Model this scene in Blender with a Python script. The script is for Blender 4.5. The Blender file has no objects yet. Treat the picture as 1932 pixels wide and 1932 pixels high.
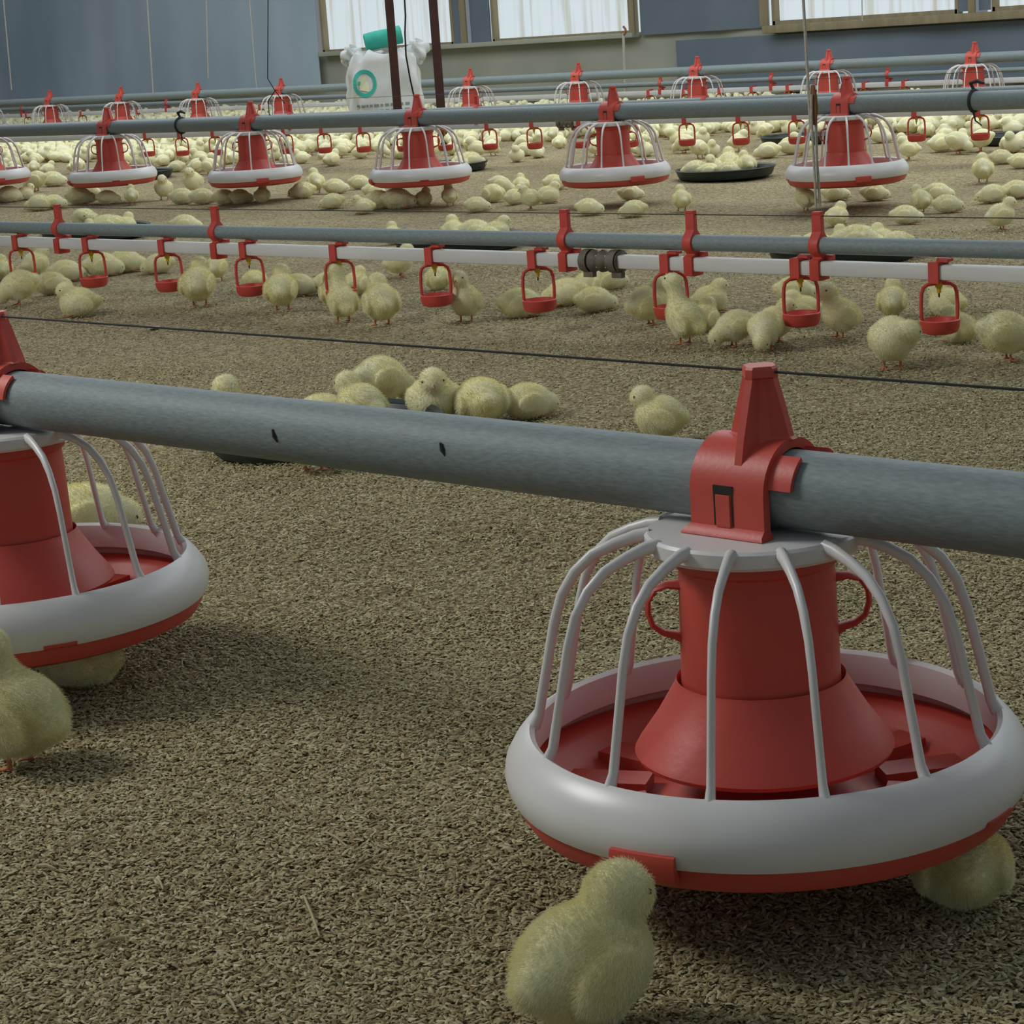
import bpy, bmesh, math, random
import numpy as np
import openvdb
from mathutils import Vector, Matrix, Euler

random.seed(7); RNG = np.random.default_rng(7)
SC = bpy.context.scene
COL = SC.collection
PI = math.pi
SC.view_settings.view_transform = 'Standard'
SC.view_settings.look = 'None'
SC.view_settings.gamma = 1.0
SC.view_settings.use_curve_mapping = False
SC.view_settings.exposure = 0.12

# ------------------------------------------------------------------ camera
ZF = 0.242; DZ = ZF-0.225                                   # height of the near feed pipe above the litter
F_PX = 3990.6
CR = np.array([0.73419835, 0.6754674, -0.06853148])
CU = np.array([-0.10309766, 0.21068917, 0.9721013])
CW = np.array([-0.67106159, 0.70664974, -0.22432675])
CO = np.array([0.71207133, -0.94533457, 0.26348527 + ZF])
cam_data = bpy.data.cameras.new('camera')
cam = bpy.data.objects.new('camera', cam_data); COL.objects.link(cam)
cam_data.sensor_width = 36.0
cam_data.lens = F_PX * 36.0 / 1932.0
cam_data.clip_start = 0.02; cam_data.clip_end = 200
cam.matrix_world = Matrix(((CR[0], CU[0], -CW[0], CO[0]), (CR[1], CU[1], -CW[1], CO[1]),
                           (CR[2], CU[2], -CW[2], CO[2]), (0, 0, 0, 1)))
SC.camera = cam
YAW = math.degrees(math.atan2(CR[1], CR[0]))

def hgt(x, y):
    return 0.0035*np.sin(5.1*x+1.3*y)+0.003*np.sin(-3.2*x+6.7*y+1.0)+0.0022*np.sin(11.3*x+8.9*y+2.0)+0.0015*np.sin(17.0*y-13.1*x)
def ray(px, py):
    return CW*F_PX + CR*(px-966) - CU*(py-966)
def on_floor(px, py, z=0.0):
    d = ray(px, py); zz = z
    for _ in range(4):
        P = CO + d*((zz-CO[2])/d[2]); zz = z + float(hgt(P[0], P[1]))
    return P
def on_plane(px, py, z):
    d = ray(px, py); return CO + d*((z-CO[2])/d[2])
def at_y(px, py, Y):
    d = ray(px, py); return CO + d*((Y-CO[1])/d[1])
def px_per_m(P):
    return F_PX/float((np.asarray(P)-CO) @ CW)

# ------------------------------------------------------------------ materials
def mat(name, col, rough=0.5, spec=0.3, metal=0.0, vary=None, scale=20.0, stretch=(1, 1, 1), bump=0.0, bscale=80.0,
        rnd=0.0, emit=None, estr=0.0, sub=0.0, coord='Object', detail=4.0):
    m = bpy.data.materials.new(name); m.use_nodes = True
    nt = m.node_tree; N = nt.nodes; L = nt.links
    b = N['Principled BSDF']
    b.inputs['Roughness'].default_value = rough
    b.inputs['Specular IOR Level'].default_value = spec
    b.inputs['Metallic'].default_value = metal
    b.inputs['Base Color'].default_value = (*col, 1)
    if sub:
        b.inputs['Subsurface Weight'].default_value = sub
        b.inputs['Subsurface Radius'].default_value = (0.004, 0.004, 0.003)
    tc = N.new('ShaderNodeTexCoord'); mp = N.new('ShaderNodeMapping')
    mp.inputs['Scale'].default_value = stretch
    L.new(tc.outputs[coord], mp.inputs['Vector'])
    out = None
    if vary:
        nz = N.new('ShaderNodeTexNoise'); nz.inputs['Scale'].default_value = scale; nz.inputs['Detail'].default_value = detail
        L.new(mp.outputs[0], nz.inputs['Vector'])
        rp = N.new('ShaderNodeValToRGB'); rp.color_ramp.elements[0].position = 0.3; rp.color_ramp.elements[1].position = 0.7
        rp.color_ramp.elements[0].color = (*col, 1); rp.color_ramp.elements[1].color = (*vary, 1)
        L.new(nz.outputs['Fac'], rp.inputs['Fac']); out = rp.outputs['Color']
    if rnd:
        oi = N.new('ShaderNodeObjectInfo'); mr = N.new('ShaderNodeMapRange')
        mr.inputs['To Min'].default_value = 1-rnd; mr.inputs['To Max'].default_value = 1+rnd*0.4
        L.new(oi.outputs['Random'], mr.inputs['Value'])
        hs = N.new('ShaderNodeHueSaturation')
        if out is not None: L.new(out, hs.inputs['Color'])
        else: hs.inputs['Color'].default_value = (*col, 1)
        L.new(mr.outputs['Result'], hs.inputs['Value']); out = hs.outputs['Color']
    if out is not None: L.new(out, b.inputs['Base Color'])
    if bump:
        n2 = N.new('ShaderNodeTexNoise'); n2.inputs['Scale'].default_value = bscale; n2.inputs['Detail'].default_value = 3
        L.new(mp.outputs[0], n2.inputs['Vector'])
        bp = N.new('ShaderNodeBump'); bp.inputs['Strength'].default_value = bump; bp.inputs['Distance'].default_value = 0.002
        L.new(n2.outputs['Fac'], bp.inputs['Height']); L.new(bp.outputs[0], b.inputs['Normal'])
    if emit:
        b.inputs['Emission Color'].default_value = (*emit, 1); b.inputs['Emission Strength'].default_value = estr
    return m

M = {}
M['red'] = mat('red_plastic', (0.56, 0.070, 0.046), 0.42, 0.45, vary=(0.61, 0.095, 0.068), scale=9, rnd=0.08, bump=0.05, bscale=300)
M['red_dull'] = mat('red_plastic_worn', (0.50, 0.055, 0.038), 0.5, 0.35, vary=(0.58, 0.08, 0.06), scale=30)
M['white'] = mat('white_plastic', (0.74, 0.74, 0.72), 0.33, 0.5, vary=(0.68, 0.67, 0.64), scale=14, sub=0.06)
M['pvc'] = mat('white_pvc', (0.70, 0.70, 0.68), 0.42, 0.4, vary=(0.58, 0.57, 0.54), scale=5, stretch=(1, 6, 6))
M['galv'] = mat('galvanised_steel', (0.175, 0.215, 0.215), 0.58, 0.4, 0.0, vary=(0.245, 0.295, 0.30), scale=230, stretch=(0.6, 2.2, 2.2), bump=0.12, bscale=320, detail=9)
M['nipple'] = mat('yellow_plastic', (0.62, 0.43, 0.02), 0.4, 0.4)
M['dark'] = mat('dark_rubber', (0.02, 0.024, 0.022), 0.6, 0.3, vary=(0.035, 0.04, 0.036), scale=40)
M['tray'] = mat('dark_tray_plastic', (0.012, 0.022, 0.018), 0.45, 0.45, vary=(0.03, 0.04, 0.035), scale=25)
M['coil'] = mat('grey_brown_coupling', (0.11, 0.095, 0.07), 0.6, 0.3, vary=(0.2, 0.18, 0.14), scale=60)
M['wire'] = mat('dark_steel_wire', (0.035, 0.038, 0.036), 0.5, 0.4, 0.3)
M['cord'] = mat('pale_cord', (0.52, 0.50, 0.43), 0.9, 0.1, vary=(0.38, 0.36, 0.3), scale=200)
M['bcord'] = mat('black_cord', (0.02, 0.02, 0.02), 0.8, 0.1)
M['wood'] = mat('brown_wood', (0.19, 0.085, 0.035), 0.7, 0.2, vary=(0.28, 0.14, 0.07), scale=40, stretch=(3, 3, 0.6))
M['palewood'] = mat('pale_timber', (0.40, 0.34, 0.22), 0.8, 0.15, vary=(0.30, 0.25, 0.15), scale=8, stretch=(3, 3, 0.5))
M['rust'] = mat('rusty_paint', (0.075, 0.032, 0.026), 0.75, 0.2, vary=(0.05, 0.026, 0.024), scale=20)
M['wall'] = mat('dusty_mud_wall', (0.40, 0.42, 0.34), 0.95, 0.05, vary=(0.52, 0.52, 0.42), scale=1.6, bump=0.3, bscale=30, detail=8)
M['tarp'] = mat('dusty_blue_tarpaulin', (0.40, 0.51, 0.62), 0.55, 0.35, vary=(0.60, 0.72, 0.81), scale=0.9, stretch=(1, 1, 0.6), bump=0.25, bscale=14, detail=8)
M['curtain'] = mat('dark_blue_sheet', (0.14, 0.185, 0.23), 0.5, 0.35, vary=(0.22, 0.27, 0.32), scale=1.3, stretch=(1, 1, 0.5), bump=0.25, bscale=14, detail=7)
M['sack'] = mat('white_woven_sack', (0.66, 0.67, 0.66), 0.65, 0.25, vary=(0.55, 0.57, 0.56), scale=9, bump=0.4, bscale=40)
M['teal'] = mat('teal_print', (0.03, 0.36, 0.28), 0.6, 0.2, vary=(0.06, 0.42, 0.33), scale=30)
M['greyprint'] = mat('grey_print', (0.22, 0.25, 0.24), 0.7, 0.2)
M['cream'] = mat('cream_print', (0.62, 0.62, 0.42), 0.7, 0.2)
M['chick'] = mat('yellow_down', (0.84, 0.79, 0.43), 1.0, 0.0, vary=(0.88, 0.87, 0.64), scale=26, rnd=0.08)
M['leg'] = mat('orange_shank', (0.48, 0.17, 0.08), 0.6, 0.3)
M['beak'] = mat('horn_beak', (0.42, 0.24, 0.11), 0.5, 0.4)
M['eye'] = mat('black_eye', (0.006, 0.006, 0.006), 0.15, 0.6)
M['straw'] = mat('pale_straw', (0.50, 0.44, 0.25), 0.7, 0.3, vary=(0.36, 0.32, 0.18), scale=60)
M['paper'] = mat('white_scrap', (0.62, 0.60, 0.58), 0.9, 0.1)

def window_mat():
    m = mat('backlit_plastic_sheet', (0.75, 0.78, 0.8), 0.5, 0.3)
    nt = m.node_tree; N = nt.nodes; L = nt.links; b = N['Principled BSDF']
    tc = N.new('ShaderNodeTexCoord'); mp = N.new('ShaderNodeMapping'); mp.inputs['Scale'].default_value = (9, 9, 0.35)
    nz = N.new('ShaderNodeTexNoise'); nz.inputs['Scale'].default_value = 1.6; nz.inputs['Detail'].default_value = 6
    L.new(tc.outputs['Object'], mp.inputs[0]); L.new(mp.outputs[0], nz.inputs['Vector'])
    rp = N.new('ShaderNodeValToRGB'); e = rp.color_ramp.elements
    e[0].position = 0.34; e[0].color = (0.42, 0.41, 0.34, 1); e[1].position = 0.50; e[1].color = (0.60, 0.69, 0.73, 1)
    L.new(nz.outputs['Fac'], rp.inputs[0])
    L.new(rp.outputs[0], b.inputs['Emission Color']); b.inputs['Emission Strength'].default_value = 0.86
    b.inputs['Base Color'].default_value = (0.2, 0.2, 0.2, 1)
    return m
M['window'] = window_mat()

def floor_mat():
    m = mat('rice_hull_bedding', (0.2, 0.17, 0.1), 0.95, 0.08)
    nt = m.node_tree; N = nt.nodes; L = nt.links; b = N['Principled BSDF']
    tc = N.new('ShaderNodeTexCoord')
    def noise(s, d=4):
        n = N.new('ShaderNodeTexNoise'); n.inputs['Scale'].default_value = s; n.inputs['Detail'].default_value = d
        L.new(tc.outputs['Object'], n.inputs['Vector']); return n
    vo = N.new('ShaderNodeTexVoronoi'); vo.inputs['Scale'].default_value = 190; L.new(tc.outputs['Object'], vo.inputs['Vector'])
    sep = N.new('ShaderNodeSeparateColor'); L.new(vo.outputs['Color'], sep.inputs[0])
    rp = N.new('ShaderNodeValToRGB'); e = rp.color_ramp.elements
    e[0].position = 0.0; e[0].color = (0.17, 0.135, 0.075, 1); e[1].position = 1.0; e[1].color = (0.44, 0.39, 0.25, 1)
    k = e.new(0.5); k.color = (0.31, 0.265, 0.16, 1)
    L.new(sep.outputs[0], rp.inputs[0])
    big = noise(2.2, 5); r2 = N.new('ShaderNodeValToRGB'); r2.color_ramp.elements[0].position = 0.33; r2.color_ramp.elements[1].position = 0.66
    r2.color_ramp.elements[0].color = (0.86, 0.82, 0.80, 1); r2.color_ramp.elements[1].color = (1.12, 1.12, 1.05, 1)
    L.new(big.outputs['Fac'], r2.inputs[0])
    mx = N.new('ShaderNodeMix'); mx.data_type = 'RGBA'; mx.blend_type = 'MULTIPLY'; mx.inputs[0].default_value = 1.0
    L.new(rp.outputs[0], mx.inputs[6]); L.new(r2.outputs[0], mx.inputs[7])
    L.new(mx.outputs[2], b.inputs['Base Color'])
    fine = noise(140, 3); mid = noise(30, 4)
    ad = N.new('ShaderNodeMath'); ad.operation = 'ADD'; L.new(fine.outputs['Fac'], ad.inputs[0]); L.new(mid.outputs['Fac'], ad.inputs[1])
    bp = N.new('ShaderNodeBump'); bp.inputs['Strength'].default_value = 0.9; bp.inputs['Distance'].default_value = 0.006
    L.new(ad.outputs[0], bp.inputs['Height']); L.new(bp.outputs[0], b.inputs['Normal'])
    return m
M['floor'] = floor_mat()

def hull_mat():
    m = mat('rice_hulls', (0.2, 0.17, 0.1), 0.8, 0.15)
    nt = m.node_tree; N = nt.nodes; L = nt.links; b = N['Principled BSDF']
    g = N.new('ShaderNodeNewGeometry'); rp = N.new('ShaderNodeValToRGB'); e = rp.color_ramp.elements
    e[0].position = 0.0; e[0].color = (0.20, 0.155, 0.075, 1); e[1].position = 1.0; e[1].color = (0.56, 0.51, 0.32, 1)
    for p, c in ((0.25, (0.30, 0.23, 0.115, 1)), (0.5, (0.35, 0.31, 0.165, 1)), (0.75, (0.41, 0.37, 0.20, 1))):
        k = e.new(p); k.color = c
    L.new(g.outputs['Random Per Island'], rp.inputs[0]); L.new(rp.outputs[0], b.inputs['Base Color'])
    return m
M['hull'] = hull_mat()

# ------------------------------------------------------------------ mesh helpers
class MB:
    """Collects shapes; build() links them as ONE mesh object."""
    def __init__(s): s.v = []; s.f = []
    def add(s, vs, fs):
        b = len(s.v); s.v += [tuple(map(float, v)) for v in vs]; s.f += [tuple(b+i for i in f) for f in fs]; return s
    def box(s, c, d, rot=None):
        vs = [Vector((x*d[0]/2, y*d[1]/2, z*d[2]/2)) for x in (-1, 1) for y in (-1, 1) for z in (-1, 1)]
        if rot is not None: vs = [rot @ v for v in vs]
        c = Vector(c)
        return s.add([v+c for v in vs], [(0, 1, 3, 2), (4, 6, 7, 5), (0, 4, 5, 1), (2, 3, 7, 6), (0, 2, 6, 4), (1, 5, 7, 3)])
    def lathe(s, prof, n=48, closed=False, c=(0, 0, 0)):
        vs = []; k = len(prof)
        for i in range(n):
            a = 2*PI*i/n
            vs += [(c[0]+r*math.cos(a), c[1]+r*math.sin(a), c[2]+z) for r, z in prof]
        fs = []
        for i in range(n):
            j = (i+1) % n
            for q in range(k if closed else k-1):
                w = (q+1) % k
                fs.append((i*k+q, j*k+q, j*k+w, i*k+w))
        return s.add(vs, fs)
    def tube(s, pts, r, n=8, cap=True, flat=1.0):
        pts = [Vector(p) for p in pts]; R = r if isinstance(r, (list, tuple)) else [r]*len(pts)
        up = Vector((0, 0, 1)); t0 = (pts[1]-pts[0]).normalized()
        if abs(t0.dot(up)) > 0.95: up = Vector((1, 0, 0))
        nv = (up - t0*up.dot(t0)).normalized(); vs = []
        for i, p in enumerate(pts):
            t = (pts[min(i+1, len(pts)-1)]-pts[max(i-1, 0)]).normalized()
            nv = (nv - t*nv.dot(t)).normalized(); bv = t.cross(nv)
            vs += [p + nv*(R[i]*math.cos(2*PI*k/n)) + bv*(R[i]*flat*math.sin(2*PI*k/n)) for k in range(n)]
        m = len(pts); fs = [(i*n+k, i*n+(k+1) % n, (i+1)*n+(k+1) % n, (i+1)*n+k) for i in range(m-1) for k in range(n)]
        if cap: fs += [tuple(range(n))[::-1], tuple((m-1)*n+k for k in range(n))]
        return s.add(vs, fs)
    def extrude(s, poly, x0, x1, axis='x'):
        """poly: closed 2-D outline (y, z); extruded along x."""
        n = len(poly)
        vs = [(x0, y, z) for y, z in poly]+[(x1, y, z) for y, z in poly]
        fs = [(i, (i+1) % n, n+(i+1) % n, n+i) for i in range(n)] + [tuple(range(n))[::-1], tuple(range(n, 2*n))]
        return s.add(vs, fs)
    def mesh(s, name, smooth=35, bevel=0.0):
        me = bpy.data.meshes.new(name); me.from_pydata(s.v, [], s.f)
        bm = bmesh.new(); bm.from_mesh(me); bmesh.ops.recalc_face_normals(bm, faces=bm.faces)
        if bevel: bmesh.ops.bevel(bm, geom=[e for e in bm.edges if e.is_manifold and e.calc_face_angle(0) > 0.6], offset=bevel, segments=2, affect='EDGES', profile=0.6)
        bm.to_mesh(me); bm.free()
        if smooth: me.shade_smooth(); me.set_sharp_from_angle(angle=math.radians(smooth))
        return me
    def build(s, name, m, parent=None, loc=(0, 0, 0), rz=0.0, smooth=35, bevel=0.0):
        me = s.mesh(name, smooth, bevel); me.materials.append(m)
        return link(name, me, parent, loc, rz)

def link(name, me, parent=None, loc=(0, 0, 0), rz=0.0):
    o = bpy.data.objects.new(name, me); COL.objects.link(o); o.parent = parent
    o.location = loc; o.rotation_euler = (0, 0, rz); return o
def tag(o, label=None, cat=None, group=None, kind=None):
    for k, v in (('label', label), ('category', cat), ('group', group), ('kind', kind)):
        if v: o[k] = v
    return o
def empty(name, loc=(0, 0, 0), rz=0.0):
    o = bpy.data.objects.new(name, None); COL.objects.link(o); o.location = loc; o.rotation_euler = (0, 0, rz); o.empty_display_size = 0.05; return o
def copy_tree(o, parent=None):
    c = o.copy(); COL.objects.link(c); c.parent = parent
    for ch in list(o.children): copy_tree(ch, c)
    return c
def arc(cx, cy, r, a0, a1, n):
    return [(cx+r*math.cos(math.radians(a0+(a1-a0)*i/n)), cy+r*math.sin(math.radians(a0+(a1-a0)*i/n))) for i in range(n+1)]
ORD = ['first', 'second', 'third', 'fourth', 'fifth', 'sixth', 'seventh', 'eighth', 'ninth', 'tenth', 'eleventh', 'twelfth']

# ------------------------------------------------------------------ floor of bedding
def build_floor():
    xs = np.concatenate([np.linspace(-30, -9, 40, endpoint=False), np.linspace(-9, -3.2, 150, endpoint=False), np.linspace(-3.2, 1.0, 240, endpoint=False), np.linspace(1.0, 6, 16)])
    ys = np.concatenate([np.linspace(-5, -0.8, 14, endpoint=False), np.linspace(-0.8, 2.2, 190, endpoint=False), np.linspace(2.2, 5, 90, endpoint=False), np.linspace(5, 9.7, 50)])
    X, Y = np.meshgrid(xs, ys, indexing='ij'); Z = hgt(X, Y)
    nx, ny = X.shape
    V = np.stack([X, Y, Z], -1).reshape(-1, 3)
    i, j = np.meshgrid(np.arange(nx-1), np.arange(ny-1), indexing='ij')
    a = (i*ny+j).ravel(); Q = np.stack([a, a+ny, a+ny+1, a+1], -1)
    me = bpy.data.meshes.new('floor'); me.vertices.add(len(V)); me.vertices.foreach_set('co', V.ravel())
    me.loops.add(Q.size); me.loops.foreach_set('vertex_index', Q.ravel().astype(np.int32))
    me.polygons.add(len(Q)); me.polygons.foreach_set('loop_start', np.arange(0, Q.size, 4, dtype=np.int32))
    me.update(); me.validate(); me.shade_smooth(); me.materials.append(M['floor'])
    o = link('floor', me); tag(o, 'brown rice hull bedding covering the whole barn floor', kind='structure'); return o
FLOOR = build_floor()

def build_hulls():
    """loose single hulls lying on the bedding close to the camera"""
    def region(z0, z1, dens):
        # strip of the floor between camera depths z0 and z1
        n = int(dens*2.2*(z1-z0)*(z1*0.56))
        d = RNG.uniform(z0, z1, n*2); s = RNG.uniform(-0.29, 0.29, n*2)*z1
        keep = np.abs(s) < d*0.285; d, s = d[keep], s[keep]
        # floor point with depth d and sideways offset s
        Rh = CR; a = CW[2]; u = CU[2]
        P = CO + np.outer(d, CW) + np.outer(s, Rh)
        t = -P[:, 2]/u
        P = P + np.outer(t, CU)
        return P[:, :2]
    XY = np.concatenate([region(0.86, 1.9, 80000), region(1.9, 2.7, 30000), region(2.7, 3.5, 12000), region(3.5, 4.6, 5000)])
    n = len(XY)
    L = RNG.uniform(0.0018, 0.0036, n); W = L*RNG.uniform(0.26, 0.4, n); H = W*RNG.uniform(0.5, 0.9, n)
    yaw = RNG.uniform(0, 2*PI, n); tilt = RNG.normal(0, 0.30, n)
    c, s_, ct, st = np.cos(yaw), np.sin(yaw), np.cos(tilt), np.sin(tilt)
    ax = np.stack([c*ct, s_*ct, st], -1); ay = np.stack([-s_, c, 0*c], -1); az = np.cross(ax, ay)
    C = np.stack([XY[:, 0], XY[:, 1], hgt(XY[:, 0], XY[:, 1]) + RNG.uniform(0.0002, 0.0042, n)], -1)
    def P(a, b, h): return C + ax*(L*a)[:, None] + ay*(W*b)[:, None] + az*(H*h)[:, None]
    V = np.stack([P(-1, 0, 0.1), P(-0.35, -1, 0), P(-0.35, 1, 0), P(-0.3, 0, 1), P(0.4, -0.9, 0), P(0.4, 0.9, 0), P(0.4, 0, 0.95), P(1, 0, 0.0)], 1).reshape(-1, 3)
    T = np.array([[0, 1, 3], [0, 3, 2], [7, 6, 4], [7, 5, 6], [1, 4, 6], [1, 6, 3], [2, 3, 6], [2, 6, 5]])
    Fc = (np.arange(n)[:, None, None]*8 + T[None]).reshape(-1, 3)
    me = bpy.data.meshes.new('rice_hulls'); me.vertices.add(len(V)); me.vertices.foreach_set('co', V.ravel())
    me.loops.add(Fc.size); me.loops.foreach_set('vertex_index', Fc.ravel().astype(np.int32))
    me.polygons.add(len(Fc)); me.polygons.foreach_set('loop_start', np.arange(0, Fc.size, 3, dtype=np.int32))
    me.update(); me.validate(); me.shade_smooth(); me.materials.append(M['hull'])
    o = link('rice_hulls', me, FLOOR); o['kind'] = 'stuff'; return o
build_hulls()

# ------------------------------------------------------------------ pan feeder (pipe axis at local z = ZF)
def saddle_outline(ro, zb, n=14):
    return [(-ro, zb)] + [(-ro, 0)] + arc(0, 0, ro, 180, 0, n)[1:-1] + [(ro, 0), (ro, zb)]
def make_feeder():
    root = empty('pan_feeder')
    Z = ZF
    # pan
    pan = MB().lathe([(0.0005, -0.1935), (0.05, -0.1935), (0.112, -0.1935), (0.130, -0.1925), (0.1415, -0.1880), (0.1462, -0.1800), (0.1475, -0.170), (0.1455, -0.1685),
                      (0.139, -0.170), (0.132, -0.174), (0.1255, -0.181), (0.117, -0.1865), (0.10, -0.188), (0.06, -0.187), (0.045, -0.180), (0.0005, -0.176)], 72)
    for k in range(14):
        a = 2*PI*k/14
        pan.box((0.095*math.cos(a), 0.095*math.sin(a), -0.1845), (0.05, 0.022, 0.009), Matrix.Rotation(a, 3, 'Z'))
    pan.build('pan', M['red'], root, (0, 0, Z))
    MB().lathe([(0.1345, -0.160), (0.1325, -0.150), (0.1335, -0.1405), (0.1365, -0.1385), (0.1405, -0.1405), (0.1465, -0.1475), (0.1512, -0.1555), (0.1525, -0.163), (0.1512, -0.170),
                (0.1490, -0.1745), (0.1475, -0.1745), (0.1475, -0.168), (0.1440, -0.163), (0.1400, -0.162)], 96, closed=True).build('grill_ring', M['white'], root, (0, 0, Z), smooth=50)
    # crown disc of the grill
    MB().lathe([(0.0005, -0.0240), (0.046, -0.0240), (0.0615, -0.0245), (0.0632, -0.0262), (0.0632, -0.0335), (0.0615, -0.0355), (0.052, -0.0352), (0.050, -0.030), (0.0005, -0.030)], 56).build('grill_crown', M['white'], root, (0, 0, Z))
    prof = [(0.0600, -0.0270), (0.0680, -0.0278), (0.0800, -0.0315), (0.0935, -0.0375), (0.1045, -0.0475), (0.1130, -0.0610), (0.1185, -0.0780), (0.1225, -0.0960), (0.1275, -0.1180), (0.1310, -0.1340), (0.1345, -0.1410)]
    bar = MB().tube([(r, 0, z) for r, z in prof], [0.0046, 0.0041, 0.0036, 0.0034, 0.0033, 0.0031, 0.0030, 0.0030, 0.0030, 0.0032, 0.0040], 8, flat=0.78).mesh('grill_bar', 60)
    bar.materials.append(M['white'])
    for k in range(14):
        link('grill_bar', bar, root, (0, 0, Z), math.radians(-53 + 12.86 + k*360/14))
    # drum and skirt
    drum = MB().lathe([(0.040, -0.0355), (0.0475, -0.0355), (0.0482, -0.038), (0.0475, -0.044), (0.0450, -0.046), (0.0446, -0.049), (0.0450, -0.052), (0.0462, -0.115), (0.0470, -0.131), (0.0452, -0.131), (0.0440, -0.110), (0.0430, -0.050)], 56, closed=True)
    d = drum.build('drum', M['red'], root, (0, 0, Z))
    hp = [(0.0445, 0, -0.0565), (0.0520, 0, -0.0560), (0.0590, 0, -0.0585), (0.0630, 0, -0.0650), (0.0635, 0, -0.0720), (0.0610, 0, -0.0800), (0.0550, 0, -0.0845), (0.0490, 0, -0.0860), (0.0445, 0, -0.0880)]
    hm = MB().tube(hp, [0.0030, 0.0022, 0.0018, 0.0018, 0.0018, 0.0018, 0.0020, 0.0024, 0.0032], 8, flat=2.2).mesh('drum_handle', 50); hm.materials.append(M['red'])
    for a in (38, 222): link('drum_handle', hm, d, (0, 0, 0), math.radians(a))
    MB().lathe([(0.0490, -0.113), (0.0500, -0.116), (0.0620, -0.136), (0.0735, -0.152), (0.0755, -0.1555), (0.0745, -0.158), (0.0715, -0.1565), (0.0590, -0.139), (0.0480, -0.121)], 56, closed=True).build('skirt', M['red'], root, (0, 0, Z))
    # four catches that lock the ring on the pan
    for k in range(4):
        a0 = math.radians((-79, 3, 101, 191)[k])
        if k == 0:
            cl = MB(); n = 8; vs = []
            for i in range(n+1):
                a = (i/n-0.5)*0.25
                for r, z in ((0.1475, -0.1845), (0.1540, -0.1795), (0.1560, -0.1715), (0.1545, -0.1660), (0.1510, -0.1655), (0.1518, -0.172), (0.1480, -0.178)):
                    vs.append((r*math.cos(a), r*math.sin(a), z))
            q = 7; fs = [(i*q+j, (i+1)*q+j, (i+1)*q+(j+1) % q, i*q+(j+1) % q) for i in range(n) for j in range(q)] + [tuple(range(q)), tuple(n*q+j for j in range(q))[::-1]]
            cl.add(vs, fs)
        else:
            cl = MB(); n = 8; vs = []
            for i in range(n+1):
                a = (i/n-0.5)*0.17
                for r, z in ((0.1488, -0.1752), (0.1512, -0.1735), (0.1519, -0.1712), (0.1500, -0.1712)):
                    vs.append((r*math.cos(a), r*math.sin(a), z))
            q = 4; fs = [(i*q+j, (i+1)*q+j, (i+1)*q+(j+1) % q, i*q+(j+1) % q) for i in range(n) for j in range(q)] + [tuple(range(q)), tuple(n*q+j for j in range(q))[::-1]]
            cl.add(vs, fs)
        cl.build('pan_catch', M['red'], root, (0, 0, Z), a0)
    # saddle clamp over the pipe
    x0, x1 = -0.0225, 0.0285; ro, ri = 0.0292, 0.0233
    cm = MB()
    outer = [(-ro, -0.0225)] + [(-ro, -0.008)] + arc(0, 0, ro, 180, 0, 20) + [(ro, -0.008), (ro, -0.0225)]
    inner = [(ri, -0.0225), (ri, -0.008)] + arc(0, 0, ri, 0, 180, 20) + [(-ri, -0.008), (-ri, -0.0225)]
    no = len(outer)
    vs = [(x0, y, z) for y, z in outer] + [(x0, y, z) for y, z in inner[::-1]] + [(x1, y, z) for y, z in outer] + [(x1, y, z) for y, z in inner[::-1]]
    fs = []
    for i in range(no-1):
        fs += [(i, i+1, no+i+1, no+i), (2*no+i, 3*no+i, 3*no+i+1, 2*no+i+1), (i, 2*no+i, 2*no+i+1, i+1), (no+i, no+i+1, 3*no+i+1, 3*no+i)]
    fs += [(0, no, 3*no, 2*no), (no-1, 3*no-1, 4*no-1, 2*no-1)]
    cm.add(vs, fs)
    for sy in (-1, 1):           # flared foot
        ins, outs = 0.0234, 0.0345
        cm.add([(x0-0.004, sy*outs, -0.0236), (x1+0.002, sy*outs, -0.0236), (x1+0.002, sy*ins, -0.0236), (x0-0.004, sy*ins, -0.0236),
                (x0-0.003, sy*(outs-0.001), -0.0215), (x1+0.001, sy*(outs-0.001), -0.0215), (x1, sy*0.0293, -0.0185), (x1, sy*ins, -0.0185), (x0, sy*ins, -0.0185), (x0, sy*0.0293, -0.0185)],
               [(0, 1, 2, 3), (0, 1, 5, 4), (4, 5, 6, 9), (6, 7, 8, 9), (1, 2, 7, 6, 5), (0, 3, 8, 9, 4), (2, 3, 8, 7)])
        for sx, xa, xb in ((1, x1-0.002, 0.044),):     # arc tabs hugging the pipe
            r0, r1 = 0.0232, 0.0258; a0, a1 = (10, 58); n = 6; vv = []
            for i in range(n+1):
                a = math.radians(a0+(a1-a0)*i/n)
                for x in (xa, xb):
                    for rr in (r0, r1): vv.append((x, sy*rr*math.cos(a), rr*math.sin(a)))
            ff = []
            for i in range(n):
                b, c = 4*i, 4*i+4
                ff += [(b, b+2, c+2, c), (b+1, c+1, c+3, b+3), (b, c, c+1, b+1), (b+2, b+3, c+3, c+2)]
            ff += [(0, 1, 3, 2), (4*n, 4*n+2, 4*n+3, 4*n+1)]
            cm.add(vv, ff)
    clamp = cm.build('pipe_clamp', M['red'], root, (0, 0, Z), smooth=30)
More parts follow.
